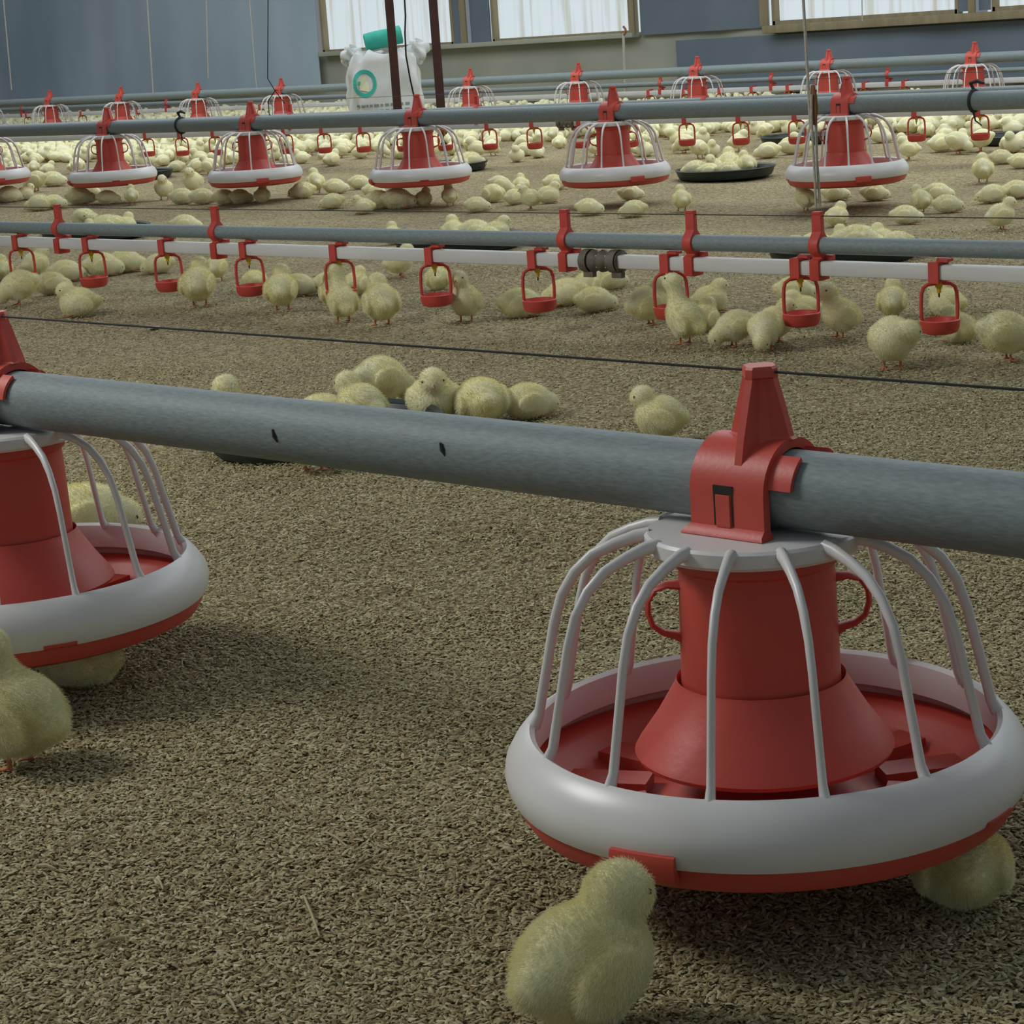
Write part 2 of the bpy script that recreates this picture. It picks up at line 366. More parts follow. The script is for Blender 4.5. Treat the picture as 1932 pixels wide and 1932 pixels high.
    for sy in (-1, 1):
        MB().box((0.001, sy*0.0292, 0.0025), (0.0135, 0.0008, 0.0050)).build('latch_slot', M['dark'], clamp, smooth=0)
        MB().box((0.001, sy*0.0297, -0.0095), (0.0100, 0.0012, 0.0185)).build('latch_tongue', M['red'], clamp, smooth=0, bevel=0.0004)
        for dx in (-0.0062, 0.0062):
            MB().box((0.001+dx, sy*0.0293, -0.0090), (0.0009, 0.0005, 0.0180)).build('latch_slit', M['dark'], clamp, smooth=0)
    # cross-shaped tower that carries the wire: plus section, tapering
    tw = MB(); cx = 0.0085
    zs = [(0.020, 0.0225, 0.0245), (0.030, 0.0200, 0.0208), (0.045, 0.0158, 0.0160), (0.0620, 0.0106, 0.0106), (0.0630, 0.0108, 0.0108), (0.0675, 0.0104, 0.0104), (0.0690, 0.0094, 0.0094)]
    def plus(a, bq, z):
        t = 0.0024+0.02*max(0, 0.03-z)*0.5; k = 0.50 if z < 0.0625 else 0.80
        ca, cb = a*k, bq*k
        return [(cx+a, -t), (cx+a, t), (cx+ca, max(t*1.05, cb*0.55)), (cx+max(t*1.05, ca*0.55), cb), (cx+t, bq), (cx-t, bq), (cx-max(t*1.05, ca*0.55), cb), (cx-ca, max(t*1.05, cb*0.55)),
                (cx-a, t), (cx-a, -t), (cx-ca, -max(t*1.05, cb*0.55)), (cx-max(t*1.05, ca*0.55), -cb), (cx-t, -bq), (cx+t, -bq), (cx+max(t*1.05, ca*0.55), -cb), (cx+ca, -max(t*1.05, cb*0.55))]
    vs = []; q = 16
    for z, a_, b_ in zs:
        for (x, y) in plus(a_, b_, z):
            vs.append((x, y, math.sqrt(0.0288**2 - y*y) if z == 0.020 else z))
    fs = [(i*q+j, i*q+(j+1) % q, (i+1)*q+(j+1) % q, (i+1)*q+j) for i in range(len(zs)-1) for j in range(q)] + [tuple((len(zs)-1)*q+j for j in range(q))]
    tw.add(vs, fs); tw.build('wire_tower', M['red'], root, (0, 0, Z), smooth=25)
    return root

FEED = make_feeder()
feeders = [((0.004, 0, 0), 0.0, 'large red and white pan feeder close up, the whole one', None),
           ((-0.746, 0, 0), -27.3, 'pan feeder cut off by the left picture edge, chicks at its rim', None)]
yC, xC, hC = 3.505, -2.2931, 0.0134
yE, xE, hE = 7.223, -4.1352, -0.0152
Cn = ['fifth and largest whole feeder on the second feed pipe, under the pale rope', 'fourth whole feeder on the second feed pipe, beside the chick-filled round tray',
      'third whole feeder on the second feed pipe, below the rusty posts', 'second whole feeder on the second feed pipe, below the black looped wire', 'first whole feeder on the second feed pipe, past the left red pipe bracket',
      'cropped feeder on the second feed pipe, half outside the left picture edge']
for k in range(6): feeders.append(((xC-0.75*k+0.004, yC, hC), (38, 52, -44, 47, -36, 60)[k], Cn[k], 'pan feeders on the second feed pipe'))
En = ['hazy far feeder under the last bright window, behind a dark pipe bracket', 'hazy far feeder just behind the big feeder that has the pale rope', 'hazy far feeder third from the right on the farthest feed pipe',
      'hazy far feeder just behind the tip of the fourth middle feeder', 'hazy far feeder first to the right of the rusty posts', 'hazy far feeder hidden behind the white feed sack',
      'hazy far feeder just to the left of the white feed sack', 'hazy far feeder above the second dark hook, fourth from the left picture edge', 'hazy far feeder peeking over the first whole middle feeder',
      'hazy far feeder second from the left picture edge, below a thin white cord', 'hazy far feeder sliced by the left picture edge']
for k in range(11): feeders.append(((xE-0.75*k+0.004, yE, hE), (40, -38, 52, 45)[k % 4], En[k], 'far pan feeders under the windows'))
for i, (loc, rot, lab, grp) in enumerate(feeders):
    o = FEED if i == 0 else copy_tree(FEED)
    o.location = loc
    for ch in o.children:
        if ch.name.startswith(('grill_bar', 'pan_catch')) and ch.name != 'x': ch.rotation_euler[2] += math.radians(rot) if i else 0.0
        if i == 1 and ch.name.startswith('drum'): ch.rotation_euler[2] += math.radians(75)
    if i == 0: pass
    tag(o, lab, 'feeder')
    if grp: o['group'] = grp
    elif 'group' in o: del o['group']

# ------------------------------------------------------------------ pipes and wires
def pipe(name, x0, x1, y, z0, z1, r, m, label, cat='pipe', seg=24, square=False):
    b = MB()
    if square:
        poly = [(-r, -r), (r, -r), (r, r), (-r, r)]
        b.extrude(poly, 0, x1-x0)
        o = b.build(name, m, None, (x0, y, z0), smooth=30, bevel=r*0.35)
    else:
        n = max(2, int((x1-x0)/0.5))
        b.tube([((x1-x0)*i/n, 0, 0) for i in range(n+1)], r, seg)
        o = b.build(name, m, None, (x0, y, z0))
    o.rotation_euler = (0, math.atan2(-(z1-z0), x1-x0), 0)
    return tag(o, label, cat)
pA = pipe('feed_pipe', -6.0, 1.3, 0, ZF, ZF, 0.0222, M['galv'], 'thick galvanised feed pipe crossing the picture close to the camera', seg=40)
for px, py in ((522, 822), (838, 848)):      # two dark scuffs on the near pipe
    P = at_y(px, py, -0.0205)
    sc = MB(); a = math.atan2(P[2]-ZF, -0.0222)
    yy, zz = 0.0224*math.cos(a), 0.0224*math.sin(a)
    sc.tube([(P[0]+6.0-0.002, yy*0.985, zz*0.985+0.0045), (P[0]+6.0, yy, zz), (P[0]+6.0+0.002, yy*0.985, zz*0.985-0.004)], [0.0008, 0.0018, 0.0006], 6)
    sc.build('scuff', M['dark'], pA)['label'] = 'dark scuff on pipe'
pipe('feed_pipe', -14.0, 1.5, yC, ZF+hC, ZF+hC, 0.0222, M['galv'], 'galvanised feed pipe of the second feeder row, across mid picture')
pipe('feed_pipe', -24.0, 1.5, yE, ZF+hE, ZF+hE, 0.0222, M['galv'], 'hazy galvanised feed pipe of the farthest feeder row below the windows')
yB = 1.66
zg = 0.242-0.0868
XB = lambda px: float(at_y(px, 480, yB)[0])
pipe('drinker_support_pipe', -8.0, 1.5, yB, zg, zg, 0.0128, M['galv'], 'thin grey pipe held by red brackets above the front drinker line')
wB = pipe('water_pipe', -8.0, 1.5, yB, 0.1315, 0.1180, 0.0108, M['pvc'], 'white square water pipe carrying the front row of red drinkers', square=True)
def zB(x): return 0.1315 + (0.1180-0.1315)*(x+8)/9.5
yD, yFl = 4.7, 7.55
pipe('water_pipe', -16.0, 1.5, yD, 0.112+DZ, 0.152+DZ, 0.0118, M['pvc'], 'white water pipe of the second drinker line, just behind the middle feeders', square=True)
def zD(x): return DZ + 0.112 + 0.040*(x+16)/17.5
pipe('drinker_support_pipe', -16.0, 1.5, yD, 0.168+DZ, 0.208+DZ, 0.0128, M['galv'], 'grey support pipe of the second drinker line, hidden behind the feed pipe')
pipe('water_pipe', -24.0, 1.5, yFl, 0.135+DZ, 0.085+DZ, 0.0118, M['pvc'], 'faint white water pipe of the farthest drinker line', square=True)
def zFl(x): return DZ + 0.135 - 0.05*(x+24)/25.5
pipe('drinker_support_pipe', -24.0, 1.5, yFl, 0.178+DZ, 0.128+DZ, 0.0128, M['galv'], 'faint grey support pipe of the farthest drinker line')
def wire(x0, x1, y, z, r, label, m='wire'):
    n = int((x1-x0)/0.75)+1
    b = MB().tube([((x1-x0)*i/n, 0, 0) for i in range(n+1)], r, 6)
    tag(b.build('steel_wire', M[m], None, (x0, y, z)), label, 'wire')
wire(-6.0, 1.3, 0, ZF+0.0655, 0.0008, 'dark wire strung through the tower tips of the near feeders')
wire(-8.0, 1.5, yB, zg+0.0435, 0.0008, 'thin dark wire over the tops of the red drinker brackets')
wire(-14.0, 1.5, yC, ZF+hC+0.0655, 0.0006, 'thin wire over the tips of the middle feeders')

# ------------------------------------------------------------------ drinkers
def make_drinker():
    """nipple drinker; local origin: axis of the water pipe"""
    root = empty('nipple_drinker')
    w = 0.0165/2
    sd = MB()                                   # saddle gripping the square pipe
    ro, ri = 0.0150, 0.0113
    vs = [(-ro, -ro), (ro, -ro), (ro, ro), (-ro, ro)]; iv = [(-ri, -ri), (ri, -ri), (ri, ri), (-ri, ri)]
    V = [(-w, y, z) for y, z in vs]+[(-w, y, z) for y, z in iv]+[(w, y, z) for y, z in vs]+[(w, y, z) for y, z in iv]
    Fq = []
    for i in range(4):
        j = (i+1) % 4
        Fq += [(i, j, 4+j, 4+i), (8+i, 12+i, 12+j, 8+j), (i, 8+i, 8+j, j), (4+i, 4+j, 12+j, 12+i)]
    sd.add(V, Fq); sd.box((0.004, 0.0105, 0.0165), (0.016, 0.013, 0.0050)); sd.box((0.008, 0.004, 0.0165), (0.018, 0.016, 0.0042))
    sd.build('saddle', M['red_dull'], root, smooth=30)
    h = math.radians(43.5); dx, dy = math.cos(h), math.sin(h)
    def P(s, z): return (s*dx, s*dy, z)
    arms = MB().tube([P(-0.003, -0.0165), P(-0.016, -0.0172), P(-0.0225, -0.0215), P(-0.0252, -0.0300), P(-0.0260, -0.0480), P(-0.0256, -0.0640), P(-0.0235, -0.0715)], 0.0028, 8)
    for s in (-1, 1):
        a = MB().tube([P(s*0.001, -0.0160), P(s*0.016, -0.0172), P(s*0.0225, -0.0215), P(s*0.0252, -0.0300), P(s*0.0260, -0.0480), P(s*0.0256, -0.0640), P(s*0.0235, -0.0725)], 0.0028, 8)
        a.build('cup_arm', M['red_dull'], root)
    MB().lathe([(0.0005, -0.0885), (0.018, -0.0885), (0.0250, -0.0860), (0.0280, -0.0790), (0.0290, -0.0685), (0.0270, -0.0675), (0.0250, -0.0745), (0.0215, -0.0785), (0.0005, -0.0800)], 28).build('drip_cup', M['red_dull'], root)
    MB().lathe([(0.0005, -0.0105), (0.0050, -0.0105), (0.0052, -0.0215), (0.0034, -0.0235), (0.0030, -0.0300), (0.0005, -0.0300)], 14).build('nipple', M['nipple'], root)
    MB().lathe([(0.0005, -0.0295), (0.0013, -0.0295), (0.0013, -0.0360), (0.0005, -0.0365)], 10).build('nipple_pin', M['wire'], root)
    return root
DR = make_drinker(); first = True
xb = [XB(p) for p in (40, 172, 315, 468, 638, 818, 1012, 1262, 1508, 1770)]
what = ['with a chick at the left picture edge', 'hanging clear of the chicks', 'with a chick standing at its right arm', 'with a lying chick framed in it', 'with a chick stretching up into it',
        'with a round chick framed in it', 'with a lying chick behind its base', 'with two chicks crowding it, beside the grey coupling', 'beside the bracket that carries the rope', 'last on the right of the front line']
for k, x in enumerate(xb):
    o = DR if first else copy_tree(DR); first = False
    o.location = (x, yB, zB(x))
    tag(o, f'{ORD[k]} red drinker of the front line, {what[k]}', 'drinker', 'red drinkers on the front water pipe')
for x_, k in ((-3.18, 0),):
    pass
xd = [-6.63, -6.40, -6.18, -5.96, -5.741, -5.517, -5.295, -5.072, -4.855, -4.629, -4.41, -4.19, -3.97, -3.724, -3.501, -3.279, -3.057, -2.836, -2.616]
for k, x in enumerate(xd):
    o = copy_tree(DR); o.location = (x, yD, zD(x))
    q, _ = divmod(k, 1)
    tag(o, f'small red drinker on the second water pipe, number {["one","two","three","four","five","six","seven","eight","nine","ten","eleven","twelve","thirteen","fourteen","fifteen","sixteen","seventeen","eighteen","nineteen"][k]} from left', 'drinker', 'red drinkers on the second water pipe')
xf = [-11.62, -11.0, -10.4, -9.8, -9.2, -6.19, -5.965, -5.74, -5.545, -5.332, -5.10, -4.90, -4.685]
for k, x in enumerate(xf):
    o = copy_tree(DR); o.location = (x, yFl, zFl(x))
    tag(o, f'tiny red drinker on the farthest water pipe, {ORD[k] if k < 12 else "thirteenth"} from the left', 'drinker', 'tiny drinkers on the farthest water pipe')

def make_bracket(gap=0.036):
    """red strap that joins the support pipe (local origin) to the water pipe below it"""
    w = 0.0165/2
    g = gap
    left = [(-0.0045, 0.0465), (-0.0045, 0.0205), (-0.0075, 0.0160)] + arc(0, 0, 0.0165, 145, 215, 8) + [(-0.0060, -0.0165), (-0.0060, -g+0.0175), (-0.0145, -g+0.0150), (-0.0145, -g-0.0145), (-0.010, -g-0.0155)]
    right = [(-y, z) for y, z in left][::-1]
    b = MB().extrude(left+right, -w, w)
    b.box((0.0, 0.0, 0.0475), (0.0150, 0.0100, 0.0050)); b.box((0.009, 0.0085, -0.0185), (0.022, 0.010, 0.0075))
    return b.build('pipe_hanger', M['red_dull'], None, smooth=30, bevel=0.0006)
BR = make_bracket()
lab = ['first red pipe bracket of the front drinker line, next to the first cups', 'red pipe bracket near the fourth drinker of the front line', 'red pipe bracket just before the grey ribbed coupling',
       'red pipe bracket touching the eighth drinker of the front line', 'red pipe bracket from which the pale rope rises']
for k, x in enumerate([XB(p) for p in (118, 413, 1070, 1307, 1545)]):
    o = BR if k == 0 else copy_tree(BR)
    o.location = (x, yB, zg); tag(o, lab[k], 'bracket', 'red brackets of the front drinker line')
for k, x in enumerate([-5.70, -4.68, -3.642]):
    o = copy_tree(BR); o.location = (x, yD, zD(x)+0.0555); tag(o, f'{ORD[k]} small red pipe bracket from the left on the second drinker line', 'bracket', 'red brackets of the second drinker line')
for k, x in enumerate([-11.674, -10.1, -6.115, -5.429, -4.773]):
    o = copy_tree(BR); o.location = (x, yFl, zFl(x)+0.043); tag(o, f'{ORD[k]} tiny red pipe bracket from the left on the farthest drinker line', 'bracket', 'red brackets of the farthest drinker line')

def make_coupling(name, x, y, z, label):
    root = empty(name, (x, y, z))
    prof = []
    L = 0.078
    n = 13
    for i in range(n):
        t = -L/2 + L*i/(n-1)
        prof.append((0.0185 if i % 3 == 0 else (0.0170 if i % 3 == 1 else 0.0132), t))
    prof = [(0.0005, -L/2)] + prof + [(0.0005, L/2)]
    b = MB().lathe(prof, 22); b.v = [(zz, yy, -xx) for xx, yy, zz in b.v]
    b.build('ribbed_sleeve', M['coil'], root, smooth=50)
    for dx in (-0.030, 0.030):
        c = MB().lathe([(0.0180, -0.006), (0.0192, -0.006), (0.0192, 0.006), (0.0180, 0.006)], 22, closed=True); c.v = [(zz+dx, yy, -xx) for xx, yy, zz in c.v]
        c.box((dx+0.004, -0.004, -0.0215), (0.020, 0.010, 0.009))
        c.build('hose_clip', M['coil'], root)
    return tag(root, label, 'coupling')
make_coupling('pipe_coupling', XB(1137), yB, zB(XB(1137)), 'grey brown ribbed coupling joining two lengths of the front water pipe')
make_coupling('pipe_coupling', -4.25, yD, zD(-4.25), 'small dark coupling on the second water pipe, beside the fourth middle feeder')

# rope with wooden adjuster at the front drinker line
def cord(name, pts, r, m, label, cat='cord', parent=None):
    o = MB().tube(pts, r, 7).build(name, M[m], parent)
    return tag(o, label, cat) if parent is None else o
rope = empty('hanging_rope', (XB(1545), yB, zg+0.052))
def rl(px, py, dy=0.0):
    P = at_y(px, py, yB+dy); return (P[0]-XB(1545), P[1]-yB, P[2]-zg-0.052)
t0 = rl(1530, 170); top = at_y(1527, 0, yB)
MB().tube([(t0[0]-0.010, 0, 0.40), (t0[0]-0.003, 0, 0.12), t0], [0.0022, 0.0023, 0.0025], 8).build('upper_rope', M['cord'], rope)
MB().tube([rl(1533, 160), rl(1535, 182), rl(1537, 205), rl(1537, 236)], [0.0035, 0.0062, 0.0060, 0.0036], 8, flat=0.6).build('adjuster', M['wood'], rope)
MB().tube([rl(1531, 178, -0.006), rl(1531, 225, -0.006), rl(1537, 330, -0.004), (0.0, -0.003, 0.0045)], 0.0019, 8).build('rope_strand', M['cord'], rope)
MB().tube([rl(1539, 215, 0.003), rl(1541, 300, 0.003), (0.004, 0.002, 0.0045)], 0.0022, 8).build('rope_strand', M['cord'], rope)
tag(rope, 'pale rope with brown wooden adjuster rising from the front drinker bracket', 'rope')

# cords and hooks further back
def pts(lst, Y): return [tuple(at_y(x, y, Y)) for x, y in lst]
def cordpx(lst, Y, r, m, label, end=None):
    P = pts(lst, Y); P = [tuple(p) for p in P]
    if end: P.append(end)
    z = P[0]; b = (P[-1][0], P[-1][1], P[-1][2])
    o = MB().tube([(p[0]-b[0], p[1]-b[1], p[2]-b[2]) for p in P], r, 6).build('suspension_cord', M[m], None, b); tag(o, label, 'cord'); return o
def up(P, dx=0.0, z=1.4): return (P[0]+dx, P[1], z)
cordpx([(1, -60), (22, 170)], yE, 0.004, 'cord', 'pale cord hanging at the left picture edge before the blue tarpaulin')
cordpx([(274, -60), (290, 190)], yE, 0.004, 'cord', 'pale cord over the far feeders, second from the left picture edge')
cordpx([(388, -60), (393, 148)], yE, 0.0035, 'cord', 'thin bright cord hanging before the middle of the blue tarpaulin')
cordpx([(466, -60), (484, 165)], yE, 0.003, 'cord', 'faint cord before the blue tarpaulin, beside the black wire')
cordpx([(1176, 62), (1180, 182)], yFl, 0.007, 'cord', 'stout white cord tied to a dark hook right of the second window')
cordpx([(1625, -60), (1627, 40)], yFl, 0.003, 'cord', 'thin grey cord hanging before the third window')
cordpx([(760, -60), (765, 30), (764, 62), (766, 105), (774, 150), (782, 186)], 5.99, 0.004, 'bcord', 'black cord hanging in front of the teal roll and white sack')
cordpx([(506, -60), (505, 148), (518, 170), (537, 195)], 3.53, 0.0014, 'bcord', 'black looped wire that drops to the second feed pipe')
cordpx([(520, 170), (506, 190), (508, 215), (520, 238)], 3.53, 0.0016, 'bcord', 'short bent tail of the black looped wire on the second feed pipe')
def hook(px, Y, label, hz, s=1.0):
    P = at_y(px, 200, Y); x = P[0]
    root = empty('hanging_hook', (x, Y, ZF+hC))
    rr = 0.0255
    ring = MB().tube([(0, rr*math.cos(a), rr*math.sin(a)) for a in [2*PI*i/20 for i in range(21)]], 0.0036, 8, cap=False)
    ring.build('hook_band', M['dark'], root)
    MB().tube([(0, 0, rr), (-0.006, -0.004, rr+0.016), (0.012, -0.004, rr+0.020), (0.030, -0.004, rr+0.014)], [0.004, 0.005, 0.005, 0.003], 8).build('hook_arm', M['dark'], root)
    MB().tube([(0, -0.004, -rr), (0.006, -0.006, -rr-0.020), (0.022, -0.004, -rr-0.032)], [0.003, 0.002, 0.0015], 7).build('hook_tail', M['dark'], root)
    return tag(root, label, 'hook')
hook(338, yC, 'dark pipe hook on the second feed pipe between first and second feeders', 0)
hook(1838, yC, 'dark pipe hook on the second feed pipe near the right picture edge', 0)
P = at_y(1177, 66, yFl)
o = MB().tube([(0, 0, 0.03), (0.012, 0, 0.018), (0.015, 0, 0.0), (0.0, 0, -0.012), (-0.012, 0, 0.002)], 0.006, 8).build('cord_hook', M['wood'], None, (P[0], yFl+0.0, P[2]+0.012)); tag(o, 'dark hook at the top of the stout white cord', 'hook')

# ------------------------------------------------------------------ round trays
def make_tray():
    root = empty('feed_tray')
    MB().lathe([(0.0005, 0.002), (0.126, 0.002), (0.136, 0.005), (0.143, 0.020), (0.1475, 0.0265), (0.1495, 0.0255), (0.1455, 0.012), (0.139, 0.0005), (0.0005, -0.001)], 56).build('tray_dish', M['tray'], root)
    MB().lathe([(0.1440, 0.0240), (0.1500, 0.0285), (0.1525, 0.0262), (0.1490, 0.0215)], 56, closed=True).build('rolled_rim', M['tray'], root)
    return root
TR = make_tray()
trays = []
tl = [(612, 834, 'dark round feed tray mostly hidden behind the near thick pipe'), (1593, 487, 'dark round feed tray behind the right drinkers, heaped with chicks'),
      (868, 468, 'dark round feed tray behind the sixth and seventh drinkers of the front line'), (182, 447, 'dark round feed tray behind the second drinker of the front line'),
      (1369, 333, 'dark round feed tray piled with chicks between the two right middle feeders'), (842, 322, 'dark round feed tray showing its edge right of the third middle feeder'),
      (1512, 268, 'small dark feed tray behind the big roped middle feeder'), (1915, 268, 'dark feed tray cut by the right picture edge behind the second drinker line'),
      (257, 336, 'dark feed tray between first and second middle feeders, chicks all around'), (655, 253, 'teal dark feed tray just below the second water pipe, left of third feeder')]
for k, (px, py, lb) in enumerate(tl):
    o = TR if k == 0 else copy_tree(TR)
    P = on_floor(px, py); zz = max(float(hgt(P[0]+0.13*math.cos(a), P[1]+0.13*math.sin(a))) for a in np.linspace(0, 6.28, 12))
    P = on_plane(px, py, zz+0.002)
    o.location = (P[0], P[1], zz+0.002); trays.append((P[0], P[1], zz+0.004)); tag(o, lb, 'tray', 'dark round feed trays')

# ------------------------------------------------------------------ posts and sack
for px, lb in ((747, 'rusty brown steel post standing in front of the white sack'), (829, 'rusty brown steel post standing just right of the white sack')):
    P = at_y(px, 150, 5.95); r = 0.0195
    b = MB().extrude([(-r, -r), (r, -r), (r, -r+0.006), (-r+0.006, -r+0.006), (-r+0.006, r), (-r, r)], 0, 2.4)
    b.v = [(y, z, x) for x, y, z in b.v]
    root = empty('steel_post', (P[0], 5.95, 0.0), math.radians(35))
    b.build('angle_bar', M['rust'], root, smooth=30)
    MB().box((0, 0, 0.006), (0.10, 0.10, 0.012)).build('base_plate', M['rust'], root, bevel=0.002)
    tag(root, lb, 'post')

def build_sack():
    c = at_y(727, 150, 6.25)
    root = empty('feed_sack', (c[0], 6.25, 0.0), math.radians(YAW+6))      # local x: to the picture's right, -y: toward the camera
    W, D, H = 0.174, 0.14, 0.365+DZ
    def surf(u, z):
        """u: angle, z: 0..H -> point of the bulging sack wall"""
        e = 0.42
        cu, su = math.cos(u), math.sin(u)
        x = math.copysign(abs(cu)**e, cu); y = math.copysign(abs(su)**e, su)
        t = z/H
        k = 0.95+0.07*math.sin(PI*min(1, t*0.95+0.05)) - 0.05*max(0, t-0.85)/0.15
        wob = 0.006*math.sin(5*u+9*t)+0.005*math.sin(9*u-14*t)
        return (x*(W*k+wob) - 0.012*t, y*(D*k+wob), z)
    n, m = 64, 30; vs = []; b = MB()
    for j in range(m):
        for i in range(n): vs.append(surf(2*PI*i/n, H*j/(m-1)))
    base = len(vs)
    # crumpled folded top
    for q, (sc, dz) in enumerate(((0.93, 0.020), (0.74, 0.032), (0.42, 0.024), (0.12, 0.018))):
        for i in range(n):
            p = surf(2*PI*i/n, H); w = 0.014*math.sin(7*2*PI*i/n+q*1.3)+0.008*math.sin(13*2*PI*i/n)
            vs.append((p[0]*sc, p[1]*sc, H+dz+w))
    rows = m+4
    fs = [(j*n+i, j*n+(i+1) % n, (j+1)*n+(i+1) % n, (j+1)*n+i) for j in range(rows-1) for i in range(n)] + [tuple(range(n))[::-1], tuple((rows-1)*n+i for i in range(n))]
    b.add(vs, fs); b.build('sack_bag', M['sack'], root, smooth=70)
    # two crumpled ears of the folded mouth
    for sx, px_, s in ((-1, -0.155, 0.046), (1, 0.160, 0.052)):
        e = MB(); nn, mm = 26, 15; ev = []
        for j in range(mm):
            th = PI*j/(mm-1)
            for i in range(nn):
                ph = 2*PI*i/nn; rr = s*(1+0.30*math.sin(3*ph+2*th)+0.22*math.sin(5*ph-3*th)+0.12*math.sin(8*ph+5*th))
                ev.append((px_+rr*math.sin(th)*math.cos(ph)*0.95, rr*math.sin(th)*math.sin(ph)*0.8-0.02, H+0.028+rr*math.cos(th)*0.8))
        e.add(ev, [(j*nn+i, j*nn+(i+1) % nn, (j+1)*nn+(i+1) % nn, (j+1)*nn+i) for j in range(mm-1) for i in range(nn)])
        e.build('crumpled_corner', M['sack'], root, smooth=80)
    # print on the front: teal ring crest and grey lettering-like smudge rows
    def front(x, z, off=0.004):
        best = None
        for i in range(400):
            u = PI+PI*i/399
            p = surf(u, z)
            if best is None or abs(p[0]-x) < abs(best[0]-x): best = p
        return (x, best[1]-off, z)
    def patch(poly, name, m, off):
        cx = sum(p[0] for p in poly)/len(poly); cz = sum(p[1] for p in poly)/len(poly)
        V = [front(cx, cz, off)]+[front(x, z, off) for x, z in poly]; k = len(poly)
        MB().add(V, [(0, 1+i, 1+(i+1) % k) for i in range(k)]).build(name, m, root, smooth=0)
    cx, cz = -0.105, 0.262+DZ
    ro, ri = 0.056, 0.040
    R = [(cx+ro*math.cos(2*PI*i/28), cz+1.15*ro*math.sin(2*PI*i/28)) for i in range(28)]; r2 = [(cx+ri*math.cos(2*PI*i/28), cz+1.15*ri*math.sin(2*PI*i/28)) for i in range(28)]
    V = [front(x, z) for x, z in R]+[front(x, z) for x, z in r2]
    MB().add(V, [(i, (i+1) % 28, 28+(i+1) % 28, 28+i) for i in range(28)]).build('crest_ring', M['teal'], root, smooth=0)
    patch([(cx-0.024, cz-0.03), (cx-0.030, cz+0.01), (cx-0.012, cz+0.030), (cx+0.006, cz+0.036), (cx+0.012, cz+0.01), (cx+0.022, cz-0.012), (cx+0.018, cz-0.040)], 'crest_figure', M['cream'], 0.0055)
    patch([(cx-0.030, cz+0.012), (cx-0.034, cz-0.004), (cx-0.022, cz-0.008), (cx-0.018, cz+0.010)], 'crest_leaf', M['teal'], 0.0065)
    rr = random.Random(3)
    for row in range(4):
        z = 0.150+DZ-row*0.026; x = -0.150
        while x < 0.085:
            w = rr.uniform(0.010, 0.026)
            patch([(x, z), (x+w, z+rr.uniform(-.002, .002)), (x+w, z+0.012), (x, z+0.013)], 'print_mark', M['greyprint'], 0.004); x += w+rr.uniform(0.004, 0.010)
    tag(root, 'white woven feed sack with a round teal crest, standing behind the posts', 'sack')
    # rolled teal sheet lying on the sack
    P0, P1 = root.location, None
    z = H+0.074
    roll = MB(); A = Vector((-0.086, -0.03, z+0.010)); B = Vector((0.094, -0.03, z+0.038))
    roll.tube([A, A.lerp(B, .02), A.lerp(B, .33), A.lerp(B, .66), A.lerp(B, .98), B], [0.030, 0.041, 0.043, 0.041, 0.043, 0.032], 18)
    o = roll.build('rolled_sheet', M['teal'], None, tuple(root.location), root.rotation_euler[2]); tag(o, 'teal green rolled plastic sheet lying across the sack top', 'roll')
build_sack()

# ------------------------------------------------------------------ back wall, windows, curtains
YW = 9.5
ZS = ZF+0.150
def ax_(px, py=40): return at_y(px, py, YW)[0]
xw = [-30.0, ax_(603, 50), ax_(850, 50), ax_(925, 40), ax_(1190, 30), ax_(1455, 30), ax_(1803, 20), ax_(1870, 20), 4.0]
tag(MB().box((-13, YW+0.16, ZS/2), (34, 0.22, ZS)).build('wall_back', M['wall'], None), 'dusty low wall along the back of the barn', kind='structure')
def sheet(name, x0, x1, z0, z1, y, m, label, cat, waves=0.02, kind=None, seg=None, ragged=0.0):
    n = seg or max(6, int((x1-x0)/0.05)); k = 14; vs = []
    rr = random.Random(int(x0*100)); ph = [rr.uniform(0, 6) for _ in range(4)]
    for j in range(k+1):
        for i in range(n+1):
            x = (x1-x0)*i/n; t = j/k
            w = waves*(math.sin(x*4.3+ph[0])+0.6*math.sin(x*9.1+ph[1]+t)+0.4*math.sin(x*17+ph[2]-t))
            zz = z0+(z1-z0)*t + (ragged*(math.sin(x*1.7+ph[3])+0.5*math.sin(x*5.1)) if j == 0 else 0)
            vs.append((x, w, zz-z0))
    q = n+1; m0 = len(vs)
    vs += [(x, y_+0.006, z) for x, y_, z in vs]
    fs = [(j*q+i, j*q+i+1, (j+1)*q+i+1, (j+1)*q+i) for j in range(k) for i in range(n)]
    fs += [tuple(m0+v for v in f[::-1]) for f in fs]
    rim = [i for i in range(q)] + [j*q+n for j in range(1, k+1)] + [k*q+i for i in range(n-1, -1, -1)] + [j*q for j in range(k-1, 0, -1)]
    fs += [(rim[i], m0+rim[i], m0+rim[(i+1) % len(rim)], rim[(i+1) % len(rim)]) for i in range(len(rim))]
    o = MB().add(vs, fs).build(name, m, None, (x0, y, z0), smooth=70)
    return tag(o, label, cat, kind=kind)
ZT = 1.9
sheet('plastic_curtain', -26, xw[1]-0.02, 0.135+DZ, ZT, YW-0.02, M['tarp'], 'big blue grey tarpaulin curtain covering the left of the back wall', 'curtain', 0.012, ragged=0.012)
sheet('plastic_curtain', xw[2]+0.02, ax_(869), ZS+0.01, ZT, YW+0.012, M['curtain'], 'narrow dark curtain strip left of the pale timber beside the first window', 'curtain', 0.008)
sheet('plastic_curtain', ax_(884), xw[3]-0.02, ZS+0.01, ZT, YW+0.012, M['curtain'], 'narrow dark curtain strip between the pale timber and the second window', 'curtain', 0.008)
